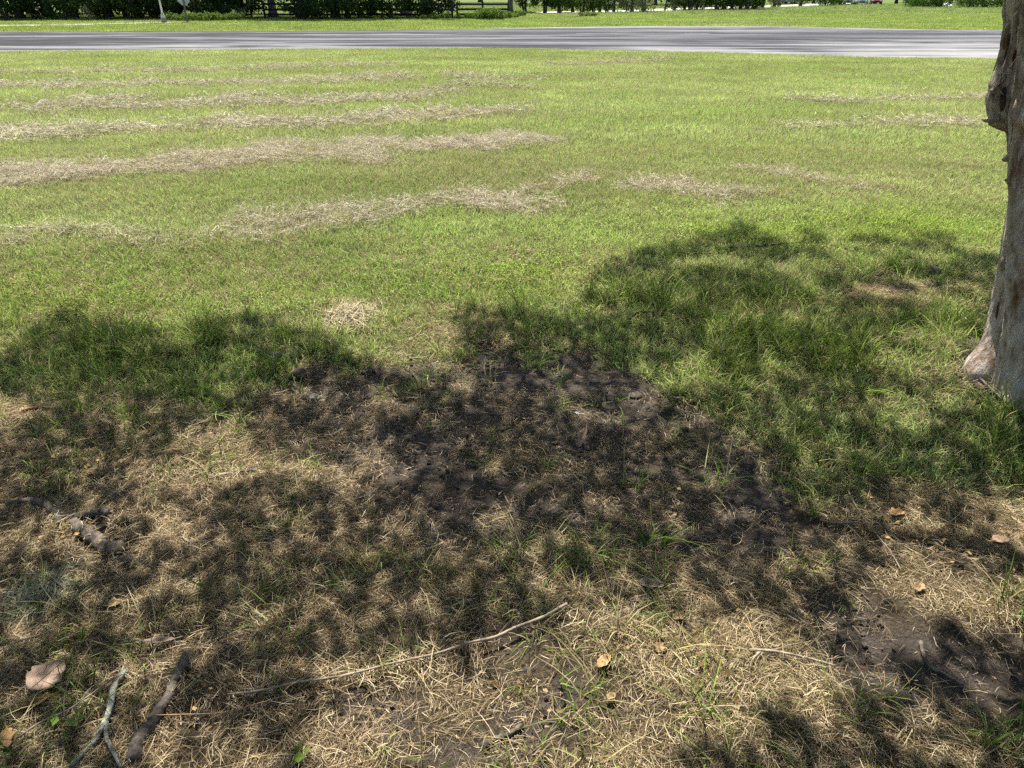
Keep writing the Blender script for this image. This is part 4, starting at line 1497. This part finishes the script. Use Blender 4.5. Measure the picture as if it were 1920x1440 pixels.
def rock(name, u, v, r, mat, label, cat, sq=(1, .8, .5), seed=0):
    import bmesh
    rg = np.random.default_rng(seed)
    bm = bmesh.new()
    bmesh.ops.create_icosphere(bm, subdivisions=3, radius=r)
    off = rg.random(3) * 9
    for q in bm.verts:
        n = q.co.normalized()
        k = 1 + .5 * (fbm(np.array([n.x * 1.6 + off[0]]), np.array([n.y * 1.6 + n.z * 1.3 + off[1]]), seed)[0] - .5)
        q.co = Vector((q.co.x * sq[0], q.co.y * sq[1], q.co.z * sq[2])) * k
    me = bpy.data.meshes.new(name)
    bm.to_mesh(me)
    bm.free()
    me.materials.append(mat)
    me.polygons.foreach_set('use_smooth', [True] * len(me.polygons))
    o = bpy.data.objects.new(name, me)
    COL.objects.link(o)
    o.location = gpt(u, v, r * sq[2] * .55)
    o.rotation_euler = (0, 0, rg.random() * 3)
    return tag(o, label, cat)


rock('stone', 590, 750, .032, M['stone'], 'pale flat stone on the left edge of the soil patch', 'stone', (1, .7, .4), 1)
rock('stone', 513, 669, .035, M['stone'], 'small pale stone in the grass above the soil patch', 'stone', (1.2, .6, .5), 2)
rock('stone', 1843, 694, .035, M['stone'], 'grey-brown stone wedged against the trunk base', 'stone', (.8, .8, 1.1), 3)
rock('stone', 1858, 690, .026, M['stone'], 'smaller stone tucked under the trunk root', 'stone', (1.2, .7, .7), 4)
rock('dirt_clod', 1750, 512, .05, M['clod'], 'black clod on the bare pink ground left of the trunk', 'dirt clod', (1.2, .8, .5), 5)
for i, (u, v, r, lab) in enumerate(((560, 702, .04, 'black soil lump at the upper left corner of the bare patch'), (690, 700, .032, 'black soil lump on the upper rim of the bare patch'), (905, 682, .035, 'black soil lump where grass meets the top of the bare patch'), (1190, 742, .03, 'black soil lump at the upper right of the bare patch'))):
    rock('dirt_clod', u, v, r, M['clod'], lab, 'dirt clod', (1.2, .9, .4), 20 + i)


def strands_thing(name, u, v, data, mat, label, cat, scale=1, lift=0.0, rz=0):
    V, Fq, col = data
    o = mesh_obj(name, V, Fq, mat, attrs={'col': ('FLOAT_COLOR', col)})
    o.location = gpt(u, v, lift)
    o.scale = (scale,) * 3
    o.rotation_euler = (0, 0, rz)
    return tag(o, label, cat)


def heap(n, rad, hgt, rng):
    V, Fq, col = straw_data(n, rad, .05, .16, .0028, .02, 1.5, .5, rng, .9)
    r = np.hypot(V[:, 0], V[:, 1])
    V = V.copy()
    V[:, 2] += hgt * np.exp(-(r / (rad * .75)) ** 2)
    return V, Fq, col


strands_thing('hay_heap', 655, 598, heap(1100, .13, .055, rngt), M['hay_plain'], 'rounded heap of pale dry hay at the edge of the left shade', 'hay')
strands_thing('moss_clump', 75, 1128, heap(600, .09, .015, rngt), M['moss'], 'tangle of grey-green moss at the left edge', 'moss')
strands_thing('moss_clump', 110, 1105, heap(300, .06, .012, rngt), M['moss'], 'thin wisp of grey moss above the larger tangle', 'moss')

TUFTS = [(1188, 915, 18, .16, 'small bright grass tuft standing on bare soil right of centre'),
         (1235, 575, 60, .34, 'tallest grass tuft at the left end of the right shade'),
         (1160, 548, 46, .30, 'sunlit grey-green grass tuft left of the tallest tuft'),
         (205, 662, 60, .32, 'tall green grass tuft in the middle of the left shade'),
         (1110, 1035, 34, .20, 'spreading green grass tuft at the front edge of the soil'),
         (1225, 1030, 30, .22, 'flattened grass tuft lying right of the spreading one'),
         (1190, 1140, 14, .12, 'thin yellow-green sprig above the sunlit straw'),
         (140, 1222, 30, .09, 'small round yellow-green moss-like tuft above the tan leaf'),
         (1340, 905, 22, .20, 'grass tuft lying flat on soil at right'),
         (815, 720, 22, .14, 'yellowing tuft on the upper soil patch'),
         (1000, 690, 26, .2, 'dry-tipped tuft in the dark upper soil'),
         (1885, 1405, 40, .2, 'green tuft in the lower right corner'),
         (1905, 1145, 36, .18, 'green tuft cut by the right edge'),
         (1700, 520, 44, .26, 'tall green tuft left of the trunk at the shade edge'),
         (1410, 560, 46, .28, 'grass tuft amid the right shade behind the bent stick'),
         (1560, 640, 44, .28, 'dense grass tuft in the centre of the right shade'),
         (1850, 860, 44, .28, 'long grass tuft below the trunk'),
         (1615, 890, 30, .2, 'bright tuft below the middle of the right shade'),
         (28, 1080, 10, .06, 'tiny bright green sprout at the left edge'),
         (395, 640, 46, .26, 'grass tuft at the right end of the left shade')]
for i, (u, v, n, h, lab) in enumerate(TUFTS):
    flat = 'flat' in lab or 'spreading' in lab
    dat = grass_tuft_data(n, .03 + h * .12, h * .35, h, .0045, 1.5 if flat else .8, 5, rngt, 1.1 if flat else .7)
    strands_thing('grass_tuft', u, v, dat, M['grass_plain'], lab, 'grass tuft', rz=i)


def seedling(u, v, n, size, label):
    p = gpt(u, v)
    root = empty('weed_seedling', p, random.random() * 6)
    tag(root, label, 'weed')
    for k in range(n):
        a = 2 * math.pi * k / n + random.random() * .4
        V, Fq, col = leaf_quads(np.array([[math.cos(a) * size * .7, math.sin(a) * size * .7, .03]]), np.array([[.2 * math.cos(a), .2 * math.sin(a), .95]]), np.array(size * 1.4), .8, rngt)
        mesh_obj('leaf', V, Fq, M['leaf_light'], root, attrs={'col': ('FLOAT_COLOR', col)})
    V, Fc = tube([(0, 0, 0), (0, 0, .03)], [.001, .001], 4)
    mesh_obj('stem', V, Fc, M['leaf_light'], root)


seedling(147, 1362, 4, .017, 'small bright green seedling below the tan leaf')
seedling(107, 1362, 2, .014, 'two-leaved green seedling left of the larger seedling')
seedling(568, 1425, 3, .02, 'green seedling at the bottom edge left of centre')

# ------------------------------------------------------------------ background: trees, shrubs, fences, posts, cars
rngb = np.random.default_rng(21)


def tree_proto(hgt, crown_r, crown_z0, trunk_r, nleaf, leaf_size, leafmat, barkmat, nlimb=6, multi=1, rng=rngb, lobes=9):
    """returns (trunk mesh, crown mesh); crown is many leaf faces gathered in uneven clumps"""
    parts = []
    tips = []
    for s in range(multi):
        a = 2 * math.pi * s / max(multi, 1) + rng.random()
        bx = .0 if multi == 1 else trunk_r * 1.1
        b = Vector((math.cos(a) * bx, math.sin(a) * bx, -.15))
        top = Vector((math.cos(a) * bx * 4 + rng.normal(0, .2), math.sin(a) * bx * 4 + rng.normal(0, .2), hgt * .72))
        mid = b.lerp(top, .5) + Vector((rng.normal(0, .12), rng.normal(0, .12), 0))
        path = smooth_path([b, mid, top], 12)
        rr = np.linspace(trunk_r * 1.0, trunk_r * .3, 12)
        rr[0] *= 1.45
        rr[1] *= 1.1
        parts.append(tube(path, rr, 9, .08, rng))
        tips.append(path)
    for l in range(nlimb):
        path = tips[l % multi]
        st = path[int(4 + rng.integers(0, 6))]
        a = rng.random() * 6.28
        e = Vector((math.cos(a) * crown_r * (.5 + .4 * rng.random()), math.sin(a) * crown_r * (.5 + .4 * rng.random()), crown_z0 + (hgt - crown_z0) * (.25 + .6 * rng.random())))
        parts.append(tube(smooth_path([st, st.lerp(e, .5) + Vector((0, 0, .3)), e], 7), np.linspace(trunk_r * .4, trunk_r * .08, 7), 6, .05, rng))
    V, Fc = join(parts)
    t = mesh_obj('trunk', V, Fc, barkmat, smooth=True, link=False)
    # clumps
    cz = (crown_z0 + hgt) / 2
    hz = (hgt - crown_z0) / 2
    ncl = lobes * 5
    d = rng.normal(size=(ncl, 3))
    d /= np.linalg.norm(d, axis=1, keepdims=True)
    rr = (.45 + .55 * rng.random(ncl) ** .5)[:, None]
    cc = d * rr * np.array([[crown_r, crown_r, hz]]) * .85 + np.array([[0, 0, cz]])
    cr = crown_r * (.16 + .16 * rng.random(ncl))
    k = rng.integers(0, ncl, nleaf)
    dd = rng.normal(size=(nleaf, 3))
    dd /= np.linalg.norm(dd, axis=1, keepdims=True)
    P = cc[k] + dd * (cr[k] * (.35 + .65 * rng.random(nleaf) ** .5))[:, None]
    P[:, 2] = np.maximum(P[:, 2], .12)
    Nn = dd + rng.normal(0, .5, (nleaf, 3)) + np.array([[0, 0, .3]])
    Nn /= np.linalg.norm(Nn, axis=1, keepdims=True)
    V, Fq, col = leaf_quads(P, Nn, np.array(leaf_size), .62, rng)
    c = mesh_obj('crown', V, Fq, leafmat, attrs={'col': ('FLOAT_COLOR', col)}, link=False)
    return t.data, c.data


def place_tree(name, protos, u, v, scale, rz, label, group=None, cat='tree', pos=None, names=('trunk', 'crown')):
    p = ground(u, v) if pos is None else Vector(pos)
    root = empty(name, p, rz)
    root.scale = scale if isinstance(scale, tuple) else (scale,) * 3
    tag(root, label, cat, group)
    for nm, me in zip(names, protos):
        o = bpy.data.objects.new(nm, me)
        COL.objects.link(o)
        o.parent = root
    return root


P_oak = [tree_proto(12, 5.2, 1.2, .32, 7000, .30, M['leaf_dark'], M['bark_far'], 8) for _ in range(2)]
P_oak2 = [tree_proto(11, 4.6, 2.6, .36, 6000, .28, M['leaf_dark'], M['bark_pale'], 8) for _ in range(1)]
P_bush = [tree_proto(2.4, 1.5, .15, .05, 2600, .15, M['leaf_dark'], M['bark_far'], 6, 4) for _ in range(2)]
P_green = [tree_proto(4.6, 2.0, .25, .10, 4500, .17, M['leaf'], M['bark_far'], 6, 3) for _ in range(1)]
P_slim = [tree_proto(5.5, 1.9, -.5, .16, 3200, .17, m_, M['bark_far'], 6, 1) for m_ in (M['leaf'], M['leaf_grey'])]
P_multi = [tree_proto(4.4, 1.7, -.5, .11, 3200, .16, m_, M['bark_far'], 6, 3) for m_ in (M['leaf_light'], M['leaf_grey'])]
P_hedge = [tree_proto(1.9, 2.0, .05, .06, 3800, .13, M['leaf'], M['bark_far'], 6, 4, lobes=14)]
P_weed = [tree_proto(.75, .75, .02, .012, 1500, .09, M['leaf_light'], M['bark_far'], 4, 4, lobes=8)]
P_far = [tree_proto(13, 6.0, .6, .35, 4200, .5, M['leaf_dark'], M['bark_far'], 6) for _ in range(2)]
P_con = [tree_proto(4.4, 1.35, .1, .12, 3200, .15, M['leaf_dark'], M['bark_far'], 6, 1)]

# woodland to the left of the fence and behind it
wood = [(-120, 35, 1.0), (-20, 33, .95), (40, 36, .9), (95, 33, 1.05), (140, 34, .9), (205, 33, 1.0), (262, 34, .95), (335, 33, 1.0), (400, 33, .9), (452, 32, 1.0), (570, 34.5, 1.0), (628, 35, .95), (800, 33, .95), (700, 29, .85),
        (-60, 27, 1.1), (60, 27, 1.1), (170, 27, 1.1), (300, 27, 1.1), (420, 27, 1.1)]
wlab = ['leftmost', 'second', 'third', 'fourth', 'fifth', 'sixth', 'seventh', 'eighth', 'ninth', 'tenth', 'eleventh', 'twelfth', 'thirteenth', 'fourteenth']
front = sorted([w_ for w_ in wood if w_[1] > 28], key=lambda q: q[0])
for i, (u, v, s) in enumerate(front):
    place_tree('wood_tree', P_oak[i % 2], u, v, s, i * 1.7, '%s dark tree from the left at the front of the shady wood' % wlab[i], 'trees of the shady wood')
for i, (u, v, s) in enumerate([w_ for w_ in wood if w_[1] < 28]):
    place_tree('wood_tree', P_oak[(i + 1) % 2], u, v, s, i * 2.3, 'dark tree deeper in the shady wood, %s from the left' % wlab[i], 'deep trees of the shady wood')
place_tree('pale_trunk_tree', P_oak2[0], 513, 33, .95, .4, 'tree with pale lichen-grey trunk at the left end of the dark fence')
place_tree('grey_trunk_tree', P_oak2[0], 957, 23.5, (.8, .8, 1.0), 2.1, 'tree with slim grey trunk at the right end of the dark fence')
place_tree('vine_tree', P_oak2[0], 762, 31, (1.25, 1.25, 1), 4.1, 'stout vine-hung tree standing before the middle of the dark fence')

bushes = [(-60, 38), (15, 38.5), (75, 37), (120, 38), (195, 37.5), (245, 37), (290, 36), (320, 36), (372, 37), (420, 36), (470, 35), (560, 37), (600, 37.5), (640, 37), (680, 36), (735, 36), (790, 35), (825, 33)]
bl = ['first', 'second', 'third', 'fourth', 'fifth', 'sixth', 'seventh', 'eighth', 'ninth', 'tenth', 'eleventh', 'twelfth', 'thirteenth', 'fourteenth', 'fifteenth', 'sixteenth', 'seventeenth', 'eighteenth', 'nineteenth', 'twentieth', 'twenty-first', 'twenty-second', 'twenty-third', 'twenty-fourth']
for i, (u, v) in enumerate(bushes):
    s = .75 + .5 * random.random()
    place_tree('undergrowth_bush', P_bush[i % 2], u, v, (s * 1.2, s, s * .9), i * .9, '%s dark bush from the left along the foot of the wood' % bl[i], 'bushes along the foot of the wood', 'bush', names=('stems', 'foliage'))
deep = [(-90, 33.5), (-20, 32), (35, 33), (85, 32), (130, 33), (185, 32), (235, 33), (285, 32), (325, 33), (380, 32), (430, 33), (590, 33), (650, 33)]
for i, (u, v) in enumerate(deep):
    s = 2.0 + .6 * random.random()
    place_tree('understory_tree', P_bush[i % 2], u, v, (s, s * .8, s * 1.1), i * 1.4, '%s leafy understory tree from the left inside the dark wood' % bl[i], 'understory trees in the wood', 'tree')
# bright weeds on the verge
weeds = [(318, 39), (335, 40), (352, 40.5), (370, 40), (388, 40.5), (405, 40), (425, 39.5), (445, 39), (795, 37), (815, 37), (835, 36.5), (858, 36), (880, 36.5), (900, 37.5), (912, 38), (925, 38), (938, 37.5), (950, 36), (965, 34), (978, 31)]
for i, (u, v) in enumerate(weeds):
    s = (.55 if u < 500 else .42) + .3 * random.random() + (.45 if 895 < u < 930 else 0)
    place_tree('weed_clump', P_weed[0], u, v, (s * 1.3, s, s), i * 1.1, ('%s weed clump from the left around the sign post' % bl[i]) if u < 500 else ('%s bright weed clump from the left below the dark fence' % bl[i - 8]), 'weed clumps on the verge', 'weeds', names=('stems', 'foliage'))
# green shrubby trees right of the fence
place_tree('bushy_tree', P_green[0], 985, 25, (1.0, 1, 1), .3, 'dense bright-leaved bushy tree right of the fence end')
place_tree('bushy_tree', P_green[0], 1022, 24.6, (1.05, 1, 1.05), 2.2, 'dense dark-hollowed bushy tree, right one of the pair beside the fence')
slims = [(1049, 24.2, 0, 1.25), (1074, 22.8, 0, 1.15), (1091, 24.4, 2, 1.0), (1112, 24, 3, .62), (1124, 24.6, 0, 1.0), (1151, 24.2, 1, .9), (1185, 23.6, 1, 1.2), (1208, 22.8, 3, .9), (1246, 21, 5, 1.0), (1264, 20.6, 1, 1.0), (1284, 20.4, 0, 1.1),
         (1293, 20.6, 3, .8), (1306, 20.2, 1, 1.0), (1322, 13.4, 0, 1.4), (1344, 20, 0, 1.5), (1355, 19.8, 1, 1.0), (1372, 19.6, 0, 1.2), (1387, 19.3, 1, 1.2), (1399, 18.7, 0, 1.5), (1411, 18.2, 0, 1.2), (1430, 15.8, 2, 1.0), (1452, 14.4, 3, .9), (1500, 11.6, 0, 1.6)]
for i, (u, v, k_, s) in enumerate(slims):
    pr = {0: P_slim[0], 1: P_slim[1], 2: P_multi[0], 3: P_multi[1], 5: P_con[0]}[k_]
    kind = {0: 'slim green tree', 1: 'slim grey-leaved tree', 2: 'many-stemmed light green tree', 3: 'low grey many-stemmed tree', 5: 'dark cone-shaped evergreen'}[k_]
    place_tree('park_tree', pr, u, v, s, i * 1.3, '%s, %s from the left in the row before the pale driveway' % (kind, bl[i]), 'trees in the row before the driveway')
# clipped shrubs at the far right
for i, (u, v, s, lab) in enumerate(((1548, 12, (1.3, 1, 1.3), 'rounded shrub where the pale driveway ends, left of the parked cars'), (1575, 11, (1.2, 1, 1.4), 'dark shrub just left of the white parked car'), (1712, 14.5, (1.1, 1, 1.05), 'left rounded shrub of the hedge right of the cars'), (1735, 15.2, (1.3, 1, 1.0), 'middle rounded shrub of the hedge right of the cars'),
                                   (1763, 15.4, (1.0, 1, 1.2), 'taller right shrub of the hedge right of the cars'), (1815, 15.8, (1.2, 1, 1.1), 'left half of the dark hedge beside the trunk'), (1845, 15.8, (1.4, 1, 1.15), 'right half of the dark hedge beside the trunk'), (1885, 14.5, (1.3, 1, 1.2), 'shrub partly hidden behind the trunk'), (1950, 15, (1.3, 1, 1.2), 'shrub right of the trunk at the lawn end'))):
    place_tree('shrub', P_hedge[0], u, v, s, i * 1.9, lab, 'shrubs at the lawn end', 'shrub', names=('stems', 'foliage'))
back = [(1030, 12), (1062, 11), (1095, 12), (1130, 11), (1165, 11.5), (1195, 11), (1228, 11), (1262, 10), (1300, 9.5), (1335, 9), (1375, 8.5), (1415, 8), (1455, 7), (1490, 6.5), (1525, 6), (1600, 7.5), (1640, 7), (1680, 7.5), (1720, 8)]
for i, (u, v) in enumerate(back):
    s = .8 + .25 * rngb.random()
    place_tree('backdrop_tree', P_far[i % 2], u, v, (s, s, s * .9), i * 1.7, '%s dark tree from the left in the line closing off the far lawn' % bl[i], 'trees closing off the far lawn')
# distant tree line
for i in range(16):
    xx = -8 + i * 9.5 + rngb.normal(0, 2)
    yy = 185 + rngb.normal(0, 9) + (0 if i % 2 else 14)
    s = .9 + .4 * rngb.random()
    place_tree('distant_tree', P_far[i % 2], 0, 0, (s * 1.2, s, s), i * 2.1, '%s tree from the left in the farthest dark tree line behind everything' % bl[i], 'farthest tree line', pos=(xx, yy, 0))

# fences
def fence(name, xa, xb, Y, npan, label):
    root = empty(name, (xa, Y, 0))
    tag(root, label, 'fence')
    L_ = (xb - xa) / npan
    post = None
    board = None
    for i in range(npan + 1):
        if post is None:
            V, Fc = box(-.07, .07, -.07, .07, -.2, 1.12)
            post = mesh_obj('post', V, Fc, M['black_board'], root)
            o = post
        else:
            o = post.copy()
            COL.objects.link(o)
            o.parent = root
        o.location = (i * L_, 0, 0)
    for i in range(npan):
        for z in (.28, .64, 1.0):
            if board is None:
                V, Fc = box(-L_ / 2 + .004, L_ / 2 - .004, -.10, -.073, -.075, .075)
                board = mesh_obj('board', V, Fc, M['black_board'], root)
                o = board
            else:
                o = board.copy()
                COL.objects.link(o)
                o.parent = root
            o.location = ((i + .5) * L_, 0, z + rngb.normal(0, .008))
            o.rotation_euler = (0, rngb.normal(0, .004), 0)
    return root


FY = 63.0
sx = lambda u: at_depth(u, 20, FY).x
fence('board_fence', sx(495), sx(848), FY, 6, 'long dark board fence running behind the shady trees')
fence('board_fence', sx(857), sx(953), FY, 2, 'short dark board fence section right of the gap')

# lamp post
p = ground(308, 42.4)
lp = empty('lamp_post', p)
tag(lp, 'pale grey metal lamp post with flared base beside the pavement end', 'lamp post')


def lathe(prof, seg=16):
    V, Fc = [], []
    for r, z in prof:
        V += [(r * math.cos(2 * math.pi * k / seg), r * math.sin(2 * math.pi * k / seg), z) for k in range(seg)]
    for i in range(len(prof) - 1):
        for k in range(seg):
            Fc.append((i * seg + k, i * seg + (k + 1) % seg, (i + 1) * seg + (k + 1) % seg, (i + 1) * seg + k))
    Fc.append(tuple(range(seg - 1, -1, -1)))
    Fc.append(tuple(range((len(prof) - 1) * seg, len(prof) * seg)))
    return V, Fc


V, Fc = lathe([(.17, -.05), (.17, .28), (.14, .30)])
mesh_obj('footing', V, Fc, M['post_grey'], lp)
V, Fc = lathe([(.15, .301), (.14, .38), (.09, .46), (.075, .52)])
mesh_obj('base_collar', V, Fc, M['galv'], lp, smooth=True)
V, Fc = lathe([(.068, .521), (.06, 2.4), (.05, 5.2)])
mesh_obj('pole', V, Fc, M['galv'], lp, smooth=True)
V, Fc = lathe([(.05, 5.2), (.16, 5.3), (.20, 5.6), (.05, 5.75)])
mesh_obj('lamp_head', V, Fc, M['lamp_glass'], lp, smooth=True)

# sign seen from behind
p = ground(352, 43.2)
sg = empty('road_sign', p, .08)
tag(sg, 'octagonal road sign seen from its grey back on a dark post', 'sign')
V, Fc = box(-.045, .045, -.04, .04, -.2, 1.85)
mesh_obj('post', V, Fc, M['post_grey'], sg)
zc_ = 1.42
r_ = .38 / math.cos(math.pi / 8)
oc = [(r_ * math.cos(math.pi / 8 + k * math.pi / 4), r_ * math.sin(math.pi / 8 + k * math.pi / 4)) for k in range(8)]
V = [(a, .045, zc_ + b) for a, b in oc] + [(a, .052, zc_ + b) for a, b in oc]
Fc = [tuple(range(8)), tuple(range(15, 7, -1))] + [(k, k + 8, (k + 1) % 8 + 8, (k + 1) % 8) for k in range(8)]
mesh_obj('plate', V, Fc, M['galv'], sg)
for zb in (zc_ - .2, zc_ + .2):
    V, Fc = lathe([(.016, 0), (.016, .008)], 8)
    o = mesh_obj('bolt', V, Fc, M['galv'], sg)
    o.location = (0, -.041, zb)
    o.rotation_euler = (R(90), 0, 0)

# dry fallen palm frond heap at the wood edge
def frond_thing(name, u, v, n, ln, mat, label, upright, cat):
    p = ground(u, v)
    root = empty(name, p)
    tag(root, label, cat)
    for i in range(n):
        a = 2 * math.pi * i / n + rngb.random()
        e = Vector((math.cos(a) * ln * (1 - upright), math.sin(a) * ln * (1 - upright) * .6, ln * (upright + .2 * rngb.random())))
        b = Vector((0, 0, .05)) if upright < .6 else Vector((0, 0, ln * .9))
        if upright >= .6:
            e = Vector((math.cos(a) * ln * .55, math.sin(a) * ln * .4, .06))
        path = smooth_path([b, b.lerp(e, .5) + Vector((0, 0, .12 * ln)), e], 8)
        parts = []
        for k in range(1, 8):
            q = path[k]
            d_ = (path[k] - path[k - 1]).normalized()
            sd_ = d_.cross(Vector((0, 0, 1))).normalized()
            for s in (-1, 1):
                tp = q + (sd_ * s * .8 + d_ * .6 - Vector((0, 0, .25))) * ln * .2
                wv = d_ * .018
                parts.append(([tuple(q - wv), tuple(q + wv), tuple(tp)], [(0, 1, 2)]))
        parts.append(tube(path, np.linspace(.014, .005, 8), 5))
        V, Fc = join(parts)
        mesh_obj('frond', V, Fc, mat, root)
    return root


frond_thing('dead_palm', 166, 38.6, 11, 1.15, M['straw_pl'] if 'straw_pl' in M else simple('dry_frond', (.20, .19, .07), .8, col2=(.34, .31, .13), scale=8), 'cone of dry yellow palm fronds leaning at the wood edge', .9, 'palm')
frond_thing('palmetto', 455, 36, 12, 1.5, simple('palm_green', (.16, .21, .10), .5, col2=(.24, .29, .15), scale=8), 'grey-green palmetto with spread fronds right of the road sign', .45, 'palm')

# parked cars
def car(u, v, rz, paint, label, suv=False):
    p = ground(u, v)
    root = empty('parked_car', p, rz)
    tag(root, label, 'car', 'cars parked at the lawn end')
    hb = .95 if suv else .85
    ht = 1.72 if suv else 1.45
    prof = [(-2.25, .38), (-2.3, .62), (-2.2, hb - .05), (-1.15, hb), (-.45, ht - .05), (1.1, ht), (1.95 if suv else 1.6, hb + .12), (2.25, hb), (2.3, .6), (2.22, .36)]
    W2 = .90
    V, Fc = [], []
    n = len(prof)
    for s, ins in ((-1, 0), (1, 0)):
        for (a, z) in prof:
            k = .80 if z > hb + .06 else (.97 if z > hb - .06 else 1.0)
            V.append((a, s * W2 * k, z))
    Fc.append(tuple(range(n - 1, -1, -1)))
    Fc.append(tuple(range(n, 2 * n)))
    for i in range(n):
        j = (i + 1) % n
        Fc.append((i, j, n + j, n + i))
    b = mesh_obj('body', V, Fc, paint, root, smooth=False)
    md = b.modifiers.new('soft_edges', 'BEVEL')
    md.width = .05
    md.segments = 2
    # windscreen
    V = [(-1.10, -.78, hb + .05), (-1.10, .78, hb + .05), (-.50, .64, ht - .10), (-.50, -.64, ht - .10)]
    V2 = [(a - .03, b_, c + .02) for a, b_, c in V]
    mesh_obj('windscreen', V + V2, [(0, 1, 2, 3), (7, 6, 5, 4), (0, 4, 5, 1), (1, 5, 6, 2), (2, 6, 7, 3), (3, 7, 4, 0)], M['car_glass'], root)
    for s in (-1, 1):
        V = [(-.85, s * .86, hb + .07), (1.35, s * .86, hb + .07), (1.05, s * .755, ht - .12), (-.42, s * .755, ht - .12)]
        V2 = [(a, b_ + s * .02, c) for a, b_, c in V]
        mesh_obj('side_window', V + V2, [(0, 1, 2, 3), (7, 6, 5, 4), (0, 4, 5, 1), (1, 5, 6, 2), (2, 6, 7, 3), (3, 7, 4, 0)], M['car_glass'], root)
        V, Fc = box(-2.33, -2.22, s * .62 - .17, s * .62 + .17, .64, .78)
        mesh_obj('headlight', V, Fc, M['lamp_glass'], root)
    for wx in (-1.4, 1.4):
        for s in (-1, 1):
            wroot = None
            V, Fc = lathe([(.22, -.11), (.33, -.10), (.345, 0), (.33, .10), (.22, .11)], 18)
            ty = mesh_obj('wheel', V, Fc, M['tyre'], root, smooth=True)
            ty.location = (wx, s * .84, .345)
            ty.rotation_euler = (R(90), 0, 0)
            V, Fc = lathe([(.21, -.118), (.20, -.122), (.20, .122), (.21, .118)], 14)
            mesh_obj('rim', V, Fc, M['rim'], ty)
    V, Fc = box(-2.335, -2.24, -.45, .45, .44, .60)
    mesh_obj('grille', V, Fc, M['tyre'], root)


car(1592, 9.6, R(62), M['car_white'], 'white car parked with its nose toward the lawn', True)
car(1616, 9.6, R(66), M['car_silver'], 'silver pickup-like car parked right of the white one', True)
car(1641, 9.4, R(70), M['car_red'], 'dark red car parked right of the silver one')
car(1476, 7.2, R(10), M['car_silver'], 'far silver car glimpsed behind the pale driveway')

# bits of pale stone and a slab at the lawn end
for u, v, r, lab in ((1098, 28.5, .22, 'small white stone in weeds on the verge beyond the road'), (1774, 12.5, .5, 'white rock left of the gap between the far shrubs'), (1781, 14, .35, 'smaller white rock in the gap between the far shrubs')):
    rock('white_rock', u, v, r, M['car_white'], lab, 'rock', (1, .8, .7), int(u))
p = ground(1632, 11)
V, Fc = box(-1.6, 1.6, -.3, .3, -.05, .18)
o = mesh_obj('kerb_stone', V, Fc, M['concrete'])
o.location = p
tag(o, 'long pale concrete kerb on the lawn before the parked cars', 'kerb')
place_tree('weed_clump', P_weed[0], 1102, 31, (1.6, 1, .5), .5, 'low bright weeds around the small white stone', 'weed clumps on the verge', 'weeds', names=('stems', 'foliage'))
